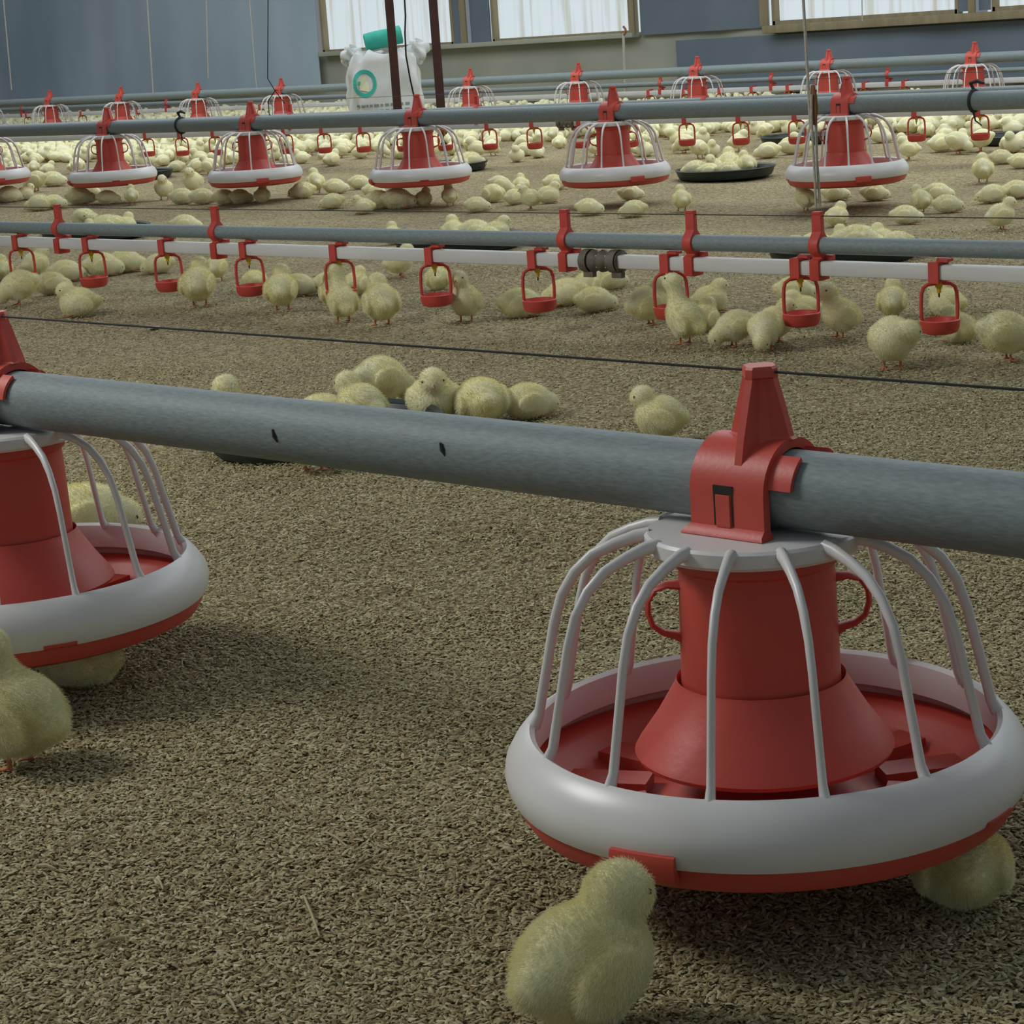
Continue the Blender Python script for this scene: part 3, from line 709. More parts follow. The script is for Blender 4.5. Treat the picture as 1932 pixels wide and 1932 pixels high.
sheet('plastic_curtain', xw[4]+0.06, xw[5]-0.07, ZS-0.01, ZT, YW+0.02, M['curtain'], 'dark blue curtain between the second and third windows', 'curtain', 0.010)
sheet('plastic_curtain', xw[6]+0.01, ax_(1829), ZS+0.01, ZT, YW+0.012, M['curtain'], 'dark curtain strip just right of the third window', 'curtain', 0.006)
sheet('plastic_curtain', ax_(1845), xw[7]-0.01, ZS+0.01, ZT, YW+0.012, M['curtain'], 'dark curtain strip just left of the last window', 'curtain', 0.006)
sheet('plastic_curtain', ax_(1272, 60), 3.9, 0.03, ZS-0.055, YW+0.015, M['curtain'], 'dark blue plastic skirting sheet along the low wall on the right', 'curtain', 0.008, ragged=0.01)
for k, (a, b_) in enumerate(((1, 2), (3, 4), (5, 6), (7, 8))):
    x0, x1 = xw[a], xw[b_] if b_ < 8 else 3.0
    w = empty(f'window_{k+1}', ((x0+x1)/2, YW+0.06, ZS)); w['kind'] = 'structure'; w['label'] = ['first bright window, behind the sack', 'second bright window with brown streaks', 'third bright window, above the last middle feeder', 'bright window at the right picture edge'][k]
    W = x1-x0
    MB().box((0, 0.01, 0.78), (W+0.12, 0.006, 1.56)).build('window_pane', M['window'], w, smooth=0)
    fr = MB()
    for sx in (-1, 1): fr.box((sx*(W/2-0.004), -0.02, 0.78), (0.022, 0.05, 1.56))
    fr.box((0, -0.02, 0.012), (W, 0.05, 0.024)); fr.box((0, -0.02, 1.56), (W, 0.05, 0.03))
    fr.build('window_frame', M['palewood'], w, smooth=0)
def timber(px0, px1, label, y=YW-0.014, top=ZT):
    x0, x1 = ax_(px0), ax_(px1)
    tag(MB().box((0, 0, (top-ZS)/2), (x1-x0, 0.014, top-ZS)).build('timber_post', M['palewood'], None, ((x0+x1)/2, y, ZS), bevel=0.003), label, 'post')
timber(871, 882, 'pale timber upright between the first and second windows')
timber(1189, 1200, 'pale timber jamb at the right of the second window')
timber(1437, 1452, 'pale timber jamb at the left of the third window')
timber(1830, 1843, 'pale timber upright between the third and last windows')
x0, x1 = ax_(1450, 60), 3.0
tag(MB().box((0, 0, 0), (x1-x0, 0.12, 0.045)).build('trim_1', M['palewood'], None, ((x0+x1)/2, YW-0.008, ZS-0.022), bevel=0.006), 'pale timber sill under the right windows', kind='structure')
x0, x1 = ax_(603, 60), ax_(1200, 60)
tag(MB().box((0, 0, 0), (x1-x0, 0.10, 0.03)).build('trim_2', M['wall'], None, ((x0+x1)/2, YW+0.01, ZS-0.005), bevel=0.006), 'dusty ledge under the first two windows', kind='structure')
# upper wall above the windows, outside the picture
tag(MB().box((-13, YW+0.3, 2.35), (34, 0.1, 0.9)).build('wall_back_upper', M['wall'], None), 'upper part of the back wall', kind='structure')

# ------------------------------------------------------------------ straw and scraps
straws = [((886+0, 0), None)]
def straw(p0, p1, r, label):
    A, B = on_floor(*p0), on_floor(*p1); A[2] += 0.0052; B[2] += 0.0062
    mid = (A+B)/2; mid[2] += 0.0012
    b = MB().tube([A-A, mid-A, B-A], [r, r*1.1, r*0.7], 6, flat=0.6)
    tag(b.build('straw', M['straw'], None, tuple(A)), label, 'straw', 'straw stems on the bedding')
straw((576, 1708), (605, 1786), 0.0013, 'thick pale straw stem lying upright in the lower middle of the bedding')
straw((430, 1896), (450, 1931), 0.0014, 'pale straw stub at the bottom picture edge')
straw((186, 1798), (238, 1788), 0.0014, 'short pale straw lying level in the lower left bedding')
straw((122, 1618), (204, 1582), 0.0008, 'long thin straw below the left chick')
straw((76, 1648), (106, 1656), 0.0014, 'short curled straw chip near the left picture edge')
straw((300, 1674), (310, 1696), 0.0012, 'tiny pale straw stub left of the thick stem')
straw((616, 1584), (656, 1614), 0.0009, 'small bent straw in the middle bedding')
straw((690, 1536), (800, 1472), 0.0006, 'long hair thin green straw slanting across the middle bedding')
straw((640, 1676), (726, 1628), 0.0008, 'yellow thin straw slanting beside the thick stem')
straw((806, 1030), (832, 1034), 0.0013, 'pale straw chip beyond the near pipe shadow')
straw((674, 957), (714, 963), 0.0010, 'pale straw just under the near pipe')
straw((656, 1084), (674, 1096), 0.0010, 'small straw chip in the open bedding between the near feeders')
P = on_floor(291, 622)
sc_ = MB(); sc_.lathe([(0.0005, 0.006), (0.010, 0.0055), (0.013, 0.004), (0.0005, 0.001)], 9); tag(sc_.build('paper_scrap', M['paper'], None, tuple(P)), 'small white scrap lying under the near wire', 'scrap')

# ------------------------------------------------------------------ chicks
def sd_ell(P, c, r, R=None):
    q = P - np.array(c)
    if R is not None: q = q @ R
    r = np.array(r); k0 = np.linalg.norm(q/r, axis=-1); k1 = np.linalg.norm(q/(r*r), axis=-1)
    return k0*(k0-1.0)/np.maximum(k1, 1e-9)
def sd_cap(P, a, b, ra, rb):
    a, b = np.array(a), np.array(b); pa = P-a; ba = b-a
    h = np.clip((pa @ ba)/(ba @ ba), 0, 1)
    return np.linalg.norm(pa - h[..., None]*ba, axis=-1) - (ra+(rb-ra)*h)
def smin(a, b, k):
    h = np.clip(0.5+0.5*(b-a)/k, 0, 1); return b*(1-h)+a*h - k*h*(1-h)
def rotm(ry=0, rz=0):
    return np.array((Matrix.Rotation(math.radians(rz), 3, 'Z') @ Matrix.Rotation(math.radians(ry), 3, 'Y')))

def chick_spec(pose):
    """(down shapes, leg shapes, beak shapes, eyes) in millimetres, facing +x, feet at z = 0"""
    D, Lg, Bk, Ey = [], [], [], []
    def head(c, fwd, r=15.0):
        c = np.array(c, float); f = np.array(fwd, float); f /= np.linalg.norm(f)
        side = np.cross((0, 0, 1), f); side /= np.linalg.norm(side); up_ = np.cross(f, side)
        D.append(('e', c, (r*1.08, r*0.98, r*0.97), None, 5)); D.append(('e', c+f*4-up_*2.5, (r*0.8, r*0.72, r*0.70), None, 4))
        tip = c+f*(r*1.0+6.5)-up_*4.6
        Bk.append(('c', c+f*(r*0.80)-up_*2.2, tip, 3.7, 1.0))
        for s in (-1, 1): Ey.append(c+f*(r*0.58)+side*s*(r*0.80)+up_*1.6)
    def legs(z=20, spread=11, x=2, stride=0):
        for s in (-1, 1):
            xx = x+s*stride; y = s*spread
            D.append(('e', (xx-1, y*1.05, z+5), (10.5, 7.5, 12), None, 6))
            Lg.append(('c', (xx-2, y, z), (xx-1, y, 3.4), 2.2, 1.9))
            for dy in (-6, 0, 6): Lg.append(('c', (xx-1, y, 2.8), (xx+12-abs(dy)*0.3, y+dy, 1.6), 1.8, 1.1))
            Lg.append(('c', (xx-1, y, 2.8), (xx-7, y, 1.5), 1.6, 1.0))
    def body(c, r, tilt, wing=True, tail=True):
        R = rotm(-tilt); D.append(('e', c, r, R, 8)); c = np.array(c, float)
        if tail: D.append(('e', c + R @ np.array((-r[0]*0.86, 0, r[2]*0.16)), (13, 11, 9.5), rotm(-tilt+14), 7))
        if wing:
            for s in (-1, 1): D.append(('e', c + R @ np.array((-4, s*(r[1]-1.6), 1)), (20, 5.0, 13), rotm(-tilt-10), 6))
    if pose == 'stand':
        body((-4, 0, 40), (31, 26, 27.5), 16); D.append(('e', (12, 0, 40), (20, 22, 22), None, 9))
        D.append(('c', (12, 0, 52), (19, 0, 65), 15, 12.5, 5)); head((22, 0, 68), (1, 0, -0.08)); legs()
    elif pose == 'tall':
        body((-5, 0, 40), (29, 24.5, 27), 26); D.append(('e', (9, 0, 44), (19, 21, 22), None, 9))
        D.append(('c', (9, 0, 56), (16, 0, 78), 15.5, 12, 8)); head((18, 0, 83), (1, 0, 0.0), 14.2); legs(x=0)
    elif pose == 'drink':
        body((-6, 0, 40), (28, 23.5, 26), 38); D.append(('e', (5, 0, 48), (18, 20, 22), None, 9))
        D.append(('c', (7, 0, 58), (14, 0, 90), 14, 10, 8)); head((17, 0, 95), (0.75, 0, 0.65), 12.6); legs(x=-2)
    elif pose == 'peck':
        body((-5, 0, 42), (31, 26, 27), -6); D.append(('e', (12, 0, 37), (20, 22, 21), None, 9))
        D.append(('c', (18, 0, 36), (32, 0, 27), 15.5, 13, 8)); head((35, 0, 23), (0.65, 0, -0.75), 14); legs()
    elif pose == 'preen':
        body((-3, 0, 42), (30, 27, 28.5), 6); D.append(('e', (11, 0, 42), (20, 23, 22), None, 9))
        D.append(('c', (15, 4, 48), (14, 18, 54), 14, 12, 7)); head((10, 25, 53), (-0.7, 0.6, -0.35), 14); legs()
    elif pose == 'sit':
        body((-4, 0, 27), (32, 28, 27), 8); D.append(('e', (12, 0, 27), (21, 25, 24), None, 10))
        D.append(('c', (12, 0, 38), (19, 0, 50), 15.5, 13, 6)); head((22, 0, 53), (1, 0, -0.1))
        for s in (-1, 1): Lg.append(('c', (14, s*13, 4), (30, s*14, 2), 2.4, 1.4))
    elif pose == 'sleep':
        body((-5, 0, 26), (33, 28, 26), 2); D.append(('e', (11, 0, 23), (21, 25, 22), None, 10))
        D.append(('c', (16, 0, 24), (29, 0, 19), 16.5, 14, 8)); head((33, 0, 18), (1, 0, -0.35), 14.4)
        for s in (-1, 1): Lg.append(('c', (10, s*17, 3.5), (26, s*20, 2), 2.4, 1.4))
    return D, Lg, Bk, Ey

CH = {}
def make_chick(pose, vox=1.45):
    D, Lg, Bk, Ey = chick_spec(pose)
    lo = np.array((-56, -44, -4.)); hi = np.array((68, 50, 120.))
    n = np.ceil((hi-lo)/vox).astype(int)
    G = np.stack(np.meshgrid(*[lo[i]+vox*np.arange(n[i]) for i in range(3)], indexing='ij'), -1)
    def ev(P):
        d = None
        for s in D:
            q = sd_ell(P, s[1], s[2], s[3]) if s[0] == 'e' else sd_cap(P, s[1], s[2], s[3], s[4])
            d = q if d is None else smin(d, q, s[-1])
        l = b = np.full(P.shape[:-1], 1e3)
        for s in Lg: l = np.minimum(l, sd_cap(P, s[1], s[2], s[3], s[4]))
        for s in Bk: b = np.minimum(b, sd_cap(P, s[1], s[2], s[3], s[4]))
        return d, l, b
    d, l, b = ev(G); S = smin(smin(d, l, 1.5), b, 1.2)
    g = openvdb.FloatGrid(60.0); g.transform = openvdb.createLinearTransform(vox)
    g.copyFromArray(np.ascontiguousarray(S.astype(np.float32)))
    pts_, quads = g.convertToQuads(0.0)
    V = np.asarray(pts_, float) + lo
    me = bpy.data.meshes.new('chick_'+pose); me.from_pydata((V*0.001).tolist(), [], np.asarray(quads)[:, ::-1].tolist())
    bm = bmesh.new(); bm.from_mesh(me)
    for _ in range(2): bmesh.ops.smooth_vert(bm, verts=bm.verts, factor=0.5, use_axis_x=True, use_axis_y=True, use_axis_z=True)
    bmesh.ops.recalc_face_normals(bm, faces=bm.faces); bm.to_mesh(me); bm.free()
    me.shade_smooth()
    for k in ('chick', 'leg', 'beak'): me.materials.append(M[k])
    cen = np.zeros(len(me.polygons)*3); me.polygons.foreach_get('center', cen); cen = cen.reshape(-1, 3)*1000
    dd, ll, bb = ev(cen)
    idx = np.where(ll < dd-0.2, 1, 0); idx = np.where(bb < dd-0.2, 2, idx)
    me.polygons.foreach_set('material_index', idx.astype(np.int32)); me.update()
    nor = np.zeros(len(me.polygons)*3); me.polygons.foreach_get('normal', nor); nor = nor.reshape(-1, 3)
    area = np.zeros(len(me.polygons)); me.polygons.foreach_get('area', area)
    top = V[:, 2].max()
    return dict(me=me, cen=cen*0.001, nor=nor, w=np.where(idx == 0, area, 0), eyes=[np.array(e)*0.001 for e in Ey], h=top*0.001)
for p in ('stand', 'tall', 'drink', 'peck', 'preen', 'sit', 'sleep'): CH[p] = make_chick(p)

def down_curves(pose, n, length, rad):
    c = CH[pose]; i = RNG.choice(len(c['w']), n, p=c['w']/c['w'].sum())
    nr = c['nor'][i]; root = c['cen'][i] + RNG.normal(0, 0.0006, (n, 3)) - nr*0.0008
    lay = np.array((-0.55, 0, -0.35)); d = nr*0.75 + lay*0.75 + RNG.normal(0, 0.16, (n, 3)); d /= np.linalg.norm(d, axis=1)[:, None]
    L = length*RNG.uniform(0.6, 1.15, n)[:, None]
    P = np.stack([root, root+d*L*0.5, root+d*L*0.85+lay*L*0.25], 1).reshape(-1, 3)
    hc = bpy.data.hair_curves.new('down'); hc.add_curves([3]*n)
    hc.attributes['position'].data.foreach_set('vector', P.astype(np.float32).ravel())
    ra = hc.attributes.new('radius', 'FLOAT', 'POINT'); ra.data.foreach_set('value', np.tile(np.array((rad, rad*0.8, rad*0.25), np.float32), n))
    hc.materials.append(M['chick']); return hc
DOWN = {}
def get_down(pose, tier):
    k = (pose, tier)
    if k not in DOWN:
        DOWN[k] = down_curves(pose, *{2: (42000, 0.0046, 0.000075), 1: (11000, 0.0044, 0.00014), 0: (2200, 0.0046, 0.00028)}[tier])
    return DOWN[k]
eye_me = MB().lathe([(0.00001, -0.0017)] + [(0.0017*math.cos(math.radians(a)), 0.0017*math.sin(math.radians(a))) for a in range(-75, 90, 15)] + [(0.00001, 0.0017)], 12).mesh('eye', 80); eye_me.materials.append(M['eye'])

placed = []
def chick(px, py, hp, pose, face, label, tier=1, tray=None, group=None, scale=None, parts=True, nudge=True):
    if tray is not None:
        P = on_plane(px, py, trays[tray][2])
        ctr = trays[tray]; v = np.array((P[0]-ctr[0], P[1]-ctr[1])); q = float(np.linalg.norm(v))
        if q > 0.098: P[0], P[1] = ctr[0]+v[0]*0.098/q, ctr[1]+v[1]*0.098/q
    else: P = on_floor(px, py)
    s = scale or float(np.clip((hp/px_per_m(P))/CH[pose]['h'], 0.82, 1.16))
    # step aside a little where another chick already stands
    dmin = 0.054 if tray is not None else 0.060
    def clear(x, y): return all((x-q[0])**2+(y-q[1])**2 > dmin*dmin for q in placed)
    if nudge and not clear(P[0], P[1]):
        best = None
        for rad in np.arange(0.006, 0.07, 0.006):
            for a in np.linspace(0, 2*PI, 20, endpoint=False):
                x, y = P[0]+rad*math.cos(a), P[1]+rad*math.sin(a)
                if tray is not None and math.hypot(x-trays[tray][0], y-trays[tray][1]) > 0.108: continue
                if clear(x, y): best = (x, y); break
            if best: break
        if best:
            P[0], P[1] = best
            if tray is None: P[2] = float(hgt(P[0], P[1]))
    o = link('chick', CH[pose]['me'], None, (P[0], P[1], P[2]+(0.002 if tray is not None else 0.0015)))
    rz = math.radians(YAW - math.degrees(math.atan2(px-966, F_PX)) + face)
    o.rotation_euler = (0, 0, rz); o.scale = (s, s, s)
    tag(o, label, 'chick', group)
    if parts:
        for e in CH[pose]['eyes']: link('eye', eye_me, o, e)
    if tier is not None: link('down', get_down(pose, tier), o)
    placed.append((P[0], P[1], px, py)); return o

# --- around the near feeders
G = 'chicks around the near feeders'
chick(1118, 1960, 322, 'stand', 40, 'fluffy yellow chick at the bottom edge in front of the near pan feeder', 2, group=G)
chick(38, 1452, 272, 'tall', 140, 'yellow chick at the left edge stretching up to the cropped feeder pan', 2, group=G)
chick(158, 1296, 100, 'sleep', 150, 'shadowed chick under the pan of the cropped left feeder', 1, group=G)
chick(172, 1020, 110, 'sleep', 12, 'crouching chick seen between the bars behind the cropped left feeder', 1, group=G)
chick(1812, 1700, 190, 'sit', 100, 'pale chick half hidden under the right side of the near pan feeder', 2, group=G)
G = 'chicks by the tray behind the near pipe'
chick(452, 868, 158, 'tall', 120, 'tall chick whose round head shows above the near pipe left of the tray', 1, group=G)
chick(606, 812, 66, 'sleep', 170, 'low chick in the tray, only its back above the near pipe', 1, 0, G)
chick(684, 826, 122, 'stand', 130, 'chick in the tray with raised neck, seen from behind', 1, 0, G)
chick(728, 772, 100, 'peck', 35, 'hunched chick with lowered head behind the raised-neck chick', 1, None, G)
chick(822, 798, 108, 'sit', 272, 'sitting chick facing the camera above the near pipe', 1, group=G)
chick(910, 798, 84, 'sleep', 100, 'round-backed chick snuggled beside the chick that faces the camera', 1, group=G)
chick(1000, 790, 88, 'sleep', 25, 'yellow lying chick with its head down, last of the huddle', 1, group=G, scale=0.88)
chick(1246, 840, 112, 'stand', 170, 'ruffled chick alone behind the near pipe, left of the feeder clamp', 1, group=G)
chick(592, 893, 130, 'stand', 60, 'chick hidden by the near pipe, only feet showing below it', 1, group=G)
# --- front drinker line
G = 'chicks along the front drinker line'
B = [(38, 578, 66, 'peck', 185, 'grey-shaded chick pecking the floor before the first drinker'), (6, 530, 48, 'sit', 90, 'chick cut by the left picture edge beside the first drinker'),
     (72, 526, 60, 'stand', 30, 'white-breasted chick standing just behind the first drinker'), (128, 532, 40, 'sleep', 5, 'lying chick in the huddle between the first two drinkers'),
     (100, 556, 42, 'sleep', 20, 'dozing chick in front of the huddle between the first two drinkers'), (150, 598, 66, 'sit', 180, 'white chick sitting in profile near the second drinker, beak to the left'),
     (196, 522, 44, 'sleep', 15, 'lying chick seen beside the right arm of the second drinker'), (240, 514, 42, 'sleep', 5, 'yellow lying chick between the second and third drinkers'),
     (300, 516, 36, 'sleep', 180, 'low yellow chick framed by the third drinker'), (378, 580, 94, 'stand', 75, 'standing chick seen from behind, at the right arm of the third drinker'),
     (412, 532, 50, 'stand', 60, 'smaller chick standing behind, between the third and fourth drinkers'), (481, 550, 38, 'sleep', 100, 'round lying chick framed by the fourth drinker'),
     (534, 588, 86, 'stand', 80, 'chick standing with its back to us right of the fourth drinker'), (566, 558, 40, 'sleep', 0, 'lying chick right behind the chick at the fourth drinker'),
     (606, 556, 40, 'sleep', 10, 'yellow lying chick left of the fifth drinker'), (628, 584, 56, 'stand', 95, 'chick half hidden by the one drinking at the fifth drinker'),
     (648, 610, 112, 'drink', 110, 'chick stretching its neck up to the nipple of the fifth drinker'), (662, 556, 44, 'sit', 60, 'whitish chick behind the one drinking at the fifth drinker'),
     (722, 617, 98, 'stand', 100, 'upright chick alone between the fifth and sixth drinkers'), (756, 524, 62, 'stand', 10, 'chick behind the pipes with legs showing below the water pipe'),
     (827, 547, 42, 'sit', 90, 'round chick framed by the sixth drinker'), (880, 609, 100, 'tall', 245, 'dark-faced standing chick right of the sixth drinker, facing us'),
     (985, 599, 54, 'sleep', 15, 'long grey-bellied chick lying behind the seventh drinker'), (1068, 577, 50, 'sleep', 180, 'chick lying to the right of the seventh drinker'),
     (1108, 561, 48, 'sit', 70, 'chick sitting below the grey ribbed coupling, in the middle of three'), (1150, 548, 36, 'sleep', 20, 'chick lying farthest below the ribbed coupling'),
     (1124, 589, 46, 'sleep', 5, 'pale chick lying in front below the ribbed coupling, head to the right'), (1228, 616, 92, 'stand', 20, 'chick leaning its head into the eighth drinker'),
     (1290, 652, 134, 'drink', 140, 'chick stretching up in front of the eighth drinker'), (1342, 590, 56, 'sit', 20, 'white chick resting behind the right of the eighth drinker'),
     (1328, 628, 58, 'sit', 60, 'white chick right behind the one stretching at the eighth drinker'), (1386, 657, 70, 'peck', 200, 'pecking chick at the left of the trio before the ninth drinker'),
     (1432, 663, 74, 'peck', 260, 'middle chick of the pecking trio before the ninth drinker'), (1466, 648, 76, 'stand', 20, 'raised chick at the right of the trio, touching the ninth drinker'),
     (1516, 612, 50, 'sit', 170, 'chick resting behind the ninth drinker, framed by it'), (1584, 640, 108, 'tall', 205, 'chick standing at the right arm of the ninth drinker, beak to the left'),
     (1500, 570, 36, 'sleep', 0, 'far chick whose back shows in the top of the ninth drinker'), (1684, 606, 78, 'stand', 85, 'round chick seen from behind between the ninth and tenth drinkers'),
     (1684, 699, 100, 'preen', 262, 'white chick curling its head back to preen, before the tenth drinker'), (1786, 598, 58, 'sit', 150, 'yellow chick framed by the top of the tenth drinker'),
     (1808, 648, 60, 'sit', 130, 'chick sitting behind the base of the tenth drinker'), (1902, 684, 96, 'peck', 15, 'big chick striding at the right picture edge past the tenth drinker'),
     (838, 480, 26, 'sleep', 0, 'chick peeking between the two pipes above the sixth drinker')]
for t in B: chick(*t[:5], t[5], 1, group=G)
# --- chicks in and by the trays of the middle ground
G = 'chicks in the trays behind the front drinkers'
T = [(147, 440, 48, 'preen', 200, 'white chick preening in the tray near the first red bracket', 3), (202, 448, 42, 'sleep', 170, 'chick heaped in the left tray, first of three', 3),
     (232, 452, 42, 'sit', 60, 'chick heaped in the left tray, middle of three', 3), (262, 445, 36, 'sleep', 20, 'chick heaped in the left tray, at its right rim', 3),
     (352, 440, 34, 'sleep', 0, 'low chick lying alone behind the thin pipe, right of the left tray', None), (98, 458, 30, 'sleep', 180, 'chick glimpsed between the pipes at the first bracket', None),
     (210, 470, 30, 'sit', 90, 'white chick head glimpsed between pipes above the second drinker', 3),
     (846, 452, 52, 'sit', 95, 'round white-backed chick in the tray above the sixth drinker', 2), (896, 452, 42, 'sleep', 10, 'low chick in the middle of the tray above the seventh drinker', 2),
     (962, 448, 48, 'sit', 20, 'yellow chick at the right end of the tray above the seventh drinker', 2), (922, 464, 36, 'sleep', 0, 'white chick at the front of the tray above the seventh drinker', 2),
     (742, 462, 36, 'sit', 90, 'chick whose crown peeks over the thin pipe before the fifth bracketless span', None),
     (1446, 470, 34, 'sleep', 180, 'low chick at the left end of the heaped right tray', 1), (1490, 478, 32, 'sleep', 10, 'low chick left of the rope bracket in the right tray', 1),
     (1530, 474, 44, 'sit', 100, 'chick half behind the rope bracket in the right tray', 1), (1600, 478, 54, 'sleep', 0, 'long chick right of the rope bracket in the right tray', 1),
     (1662, 474, 46, 'sit', 120, 'round chick in the middle of the right tray heap', 1), (1696, 456, 44, 'sleep', 5, 'chick on the far side of the right tray heap', 1),
     (1722, 476, 40, 'sleep', 190, 'bright yellow chick at the right end of the right tray', 1)]
for t in T: chick(*t[:5], t[5], 0, t[6], G)
# --- around the middle feeders
G = 'chicks on the bedding around the middle feeders'
C = [(1287, 400, 50, 'stand', 100, 'blurry chick alone between the fourth and fifth middle feeders'), (1112, 406, 26, 'sleep', 0, 'faint low chick below the fourth middle feeder, left one'),
     (1190, 378, 28, 'sleep', 5, 'chick lying right under the pan of the fourth middle feeder'), (1196, 410, 30, 'sleep', 170, 'pale chick lying in front of the fourth middle feeder'),
     (1520, 400, 46, 'tall', 150, 'upright chick left of the rope below the fifth middle feeder'), (1576, 379, 28, 'sleep', 5, 'chick lying right of the rope below the fifth middle feeder'),
     (1650, 379, 30, 'sleep', 0, 'plump chick lying under the right of the fifth middle feeder'), (1580, 427, 32, 'sit', 60, 'chick just right of the rope bracket top, above the tray'),
     (1770, 380, 34, 'sleep', 5, 'white chick lying at the back of the trio right of the fifth feeder'), (1788, 402, 32, 'sleep', 10, 'yellow chick lying at the front of the trio right of the fifth feeder'),
     (1737, 403, 30, 'stand', 120, 'yellow chick standing at the left of the trio right of the fifth feeder'), (1710, 424, 26, 'sleep', 0, 'faint chick lying behind the thin wire, right of the rope'),
     (1872, 382, 32, 'sleep', 185, 'chick lying near the right picture edge, behind the running chick'), (1890, 436, 62, 'stand', 20, 'big blurry running chick at the right picture edge'),
     (1920, 374, 30, 'sleep', 0, 'chick lying half outside the right picture edge'), (1855, 346, 56, 'stand', 95, 'upright chick standing alone right of the fifth middle feeder'),
     (1890, 310, 24, 'sleep', 5, 'chick lying right behind the upright chick at the right'), (1926, 318, 24, 'sleep', 0, 'small chick lying at the right edge near the dark tray'),
     (946, 372, 40, 'peck', 10, 'chick pecking at the left of the clump left of the fourth feeder'), (930, 382, 34, 'sleep', 120, 'chick lying at the left front of the clump by the fourth feeder'),
     (984, 362, 32, 'sit', 90, 'white chick at the back of the clump by the fourth feeder'), (972, 386, 34, 'sit', 30, 'chick sitting in the middle of the clump by the fourth feeder'),
     (1002, 396, 44, 'stand', 170, 'yellow chick standing at the front of the clump by the fourth feeder'), (1036, 384, 40, 'sit', 10, 'yellow chick at the right of the clump by the fourth feeder'),
     (1046, 358, 28, 'sleep', 30, 'white chick nearest the fourth feeder pan in the clump'), (901, 401, 28, 'sleep', 0, 'chick lying apart at the left of the clump by the fourth feeder'),
     (687, 404, 34, 'sit', 180, 'pale chick at the left front of the huddle below the third feeder'), (716, 394, 34, 'sleep', 0, 'chick second in the huddle below the third feeder'),
     (752, 394, 38, 'sleep', 5, 'plump chick in the middle of the huddle below the third feeder'), (800, 390, 32, 'sit', 60, 'orange-tinted chick in the huddle below the third feeder'),
     (850, 390, 36, 'stand', 100, 'shaded chick under the right side of the third feeder pan'), (680, 357, 26, 'sleep', 0, 'chick lying just left of the third feeder pan'),
     (634, 366, 28, 'sleep', 5, 'yellow chick lying left of the third feeder, back one of two'), (628, 394, 28, 'sleep', 180, 'yellow chick lying left of the third feeder, front one of two'),
     (597, 366, 48, 'stand', 100, 'round chick standing between the second and third middle feeders'), (572, 374, 30, 'sleep', 170, 'chick lying against the right of the second feeder pan'),
     (705, 372, 26, 'sleep', 20, 'chick squeezed under the left of the third feeder pan'), (250, 387, 36, 'stand', 90, 'white-backed chick in front of the first feeder pan'),
     (205, 386, 26, 'sleep', 0, 'chick lying under the middle of the first feeder pan'), (152, 386, 32, 'sleep', 5, 'chick lying under the left of the first feeder pan'),
     (170, 374, 30, 'peck', 10, 'yellow-headed chick at the left underside of the first feeder'), (75, 398, 30, 'sleep', 180, 'chick lying in front, left of the first feeder'),
     (104, 394, 26, 'sleep', 0, 'chick lying in front, second left of the first feeder'), (70, 362, 42, 'peck', 150, 'yellow chick standing between the cropped and the first middle feeder'),
     (102, 352, 28, 'sleep', 10, 'faint chick lying left of the first feeder pan'), (20, 382, 30, 'sleep', 5, 'chick lying under the cropped left middle feeder'),
     (44, 378, 30, 'sit', 0, 'chick sitting right under the cropped left middle feeder'), (311, 378, 48, 'stand', 265, 'chick standing upright right of the first feeder pan'),
     (366, 366, 50, 'stand', 250, 'chick standing upright before the tray left of the second feeder'), (346, 386, 30, 'sleep', 0, 'chick lying in front between first and second feeders, left of two'),
     (384, 386, 30, 'sleep', 5, 'chick lying in front between first and second feeders, right of two'), (425, 386, 28, 'sleep', 0, 'chick lying under the left of the second feeder pan'),
     (496, 382, 30, 'sit', 80, 'shaded chick under the middle of the second feeder pan'), (455, 384, 26, 'sleep', 5, 'dim chick lying under the second feeder, nearer its left rim')]
for t in C: chick(*t[:5], t[5], 0, group=G)
G = 'chicks piled in the middle tray'
T = [(1312, 334, 30, 'sleep', 175, 'chick at the left end of the piled middle tray'), (1340, 337, 28, 'sleep', 5, 'chick at the front left of the piled middle tray'), (1378, 337, 30, 'sleep', 0, 'chick at the front middle of the piled middle tray'),
     (1322, 327, 36, 'sit', 100, 'chick at the back left of the piled middle tray'), (1364, 326, 48, 'sit', 90, 'chick topping the pile in the middle tray'), (1420, 334, 48, 'stand', 110, 'yellow chick standing at the right of the piled middle tray'),
     (1392, 326, 34, 'sleep', 60, 'chick at the back right of the piled middle tray'), (1346, 331, 40, 'sit', 250, 'chick in the very middle of the piled middle tray'), (1406, 336, 28, 'sleep', 20, 'chick at the front right of the piled middle tray')]
for t in T: chick(*t[:5], t[5], 0, 4, G)
T = [(868, 322, 34, 'sit', 100, 'white chick in the tray edge right of the third feeder', 5), (896, 322, 32, 'sleep', 20, 'white chick hanging over the tray rim right of the third feeder', 5)]
for t in T: chick(*t[:5], t[5], 0, t[6], G)

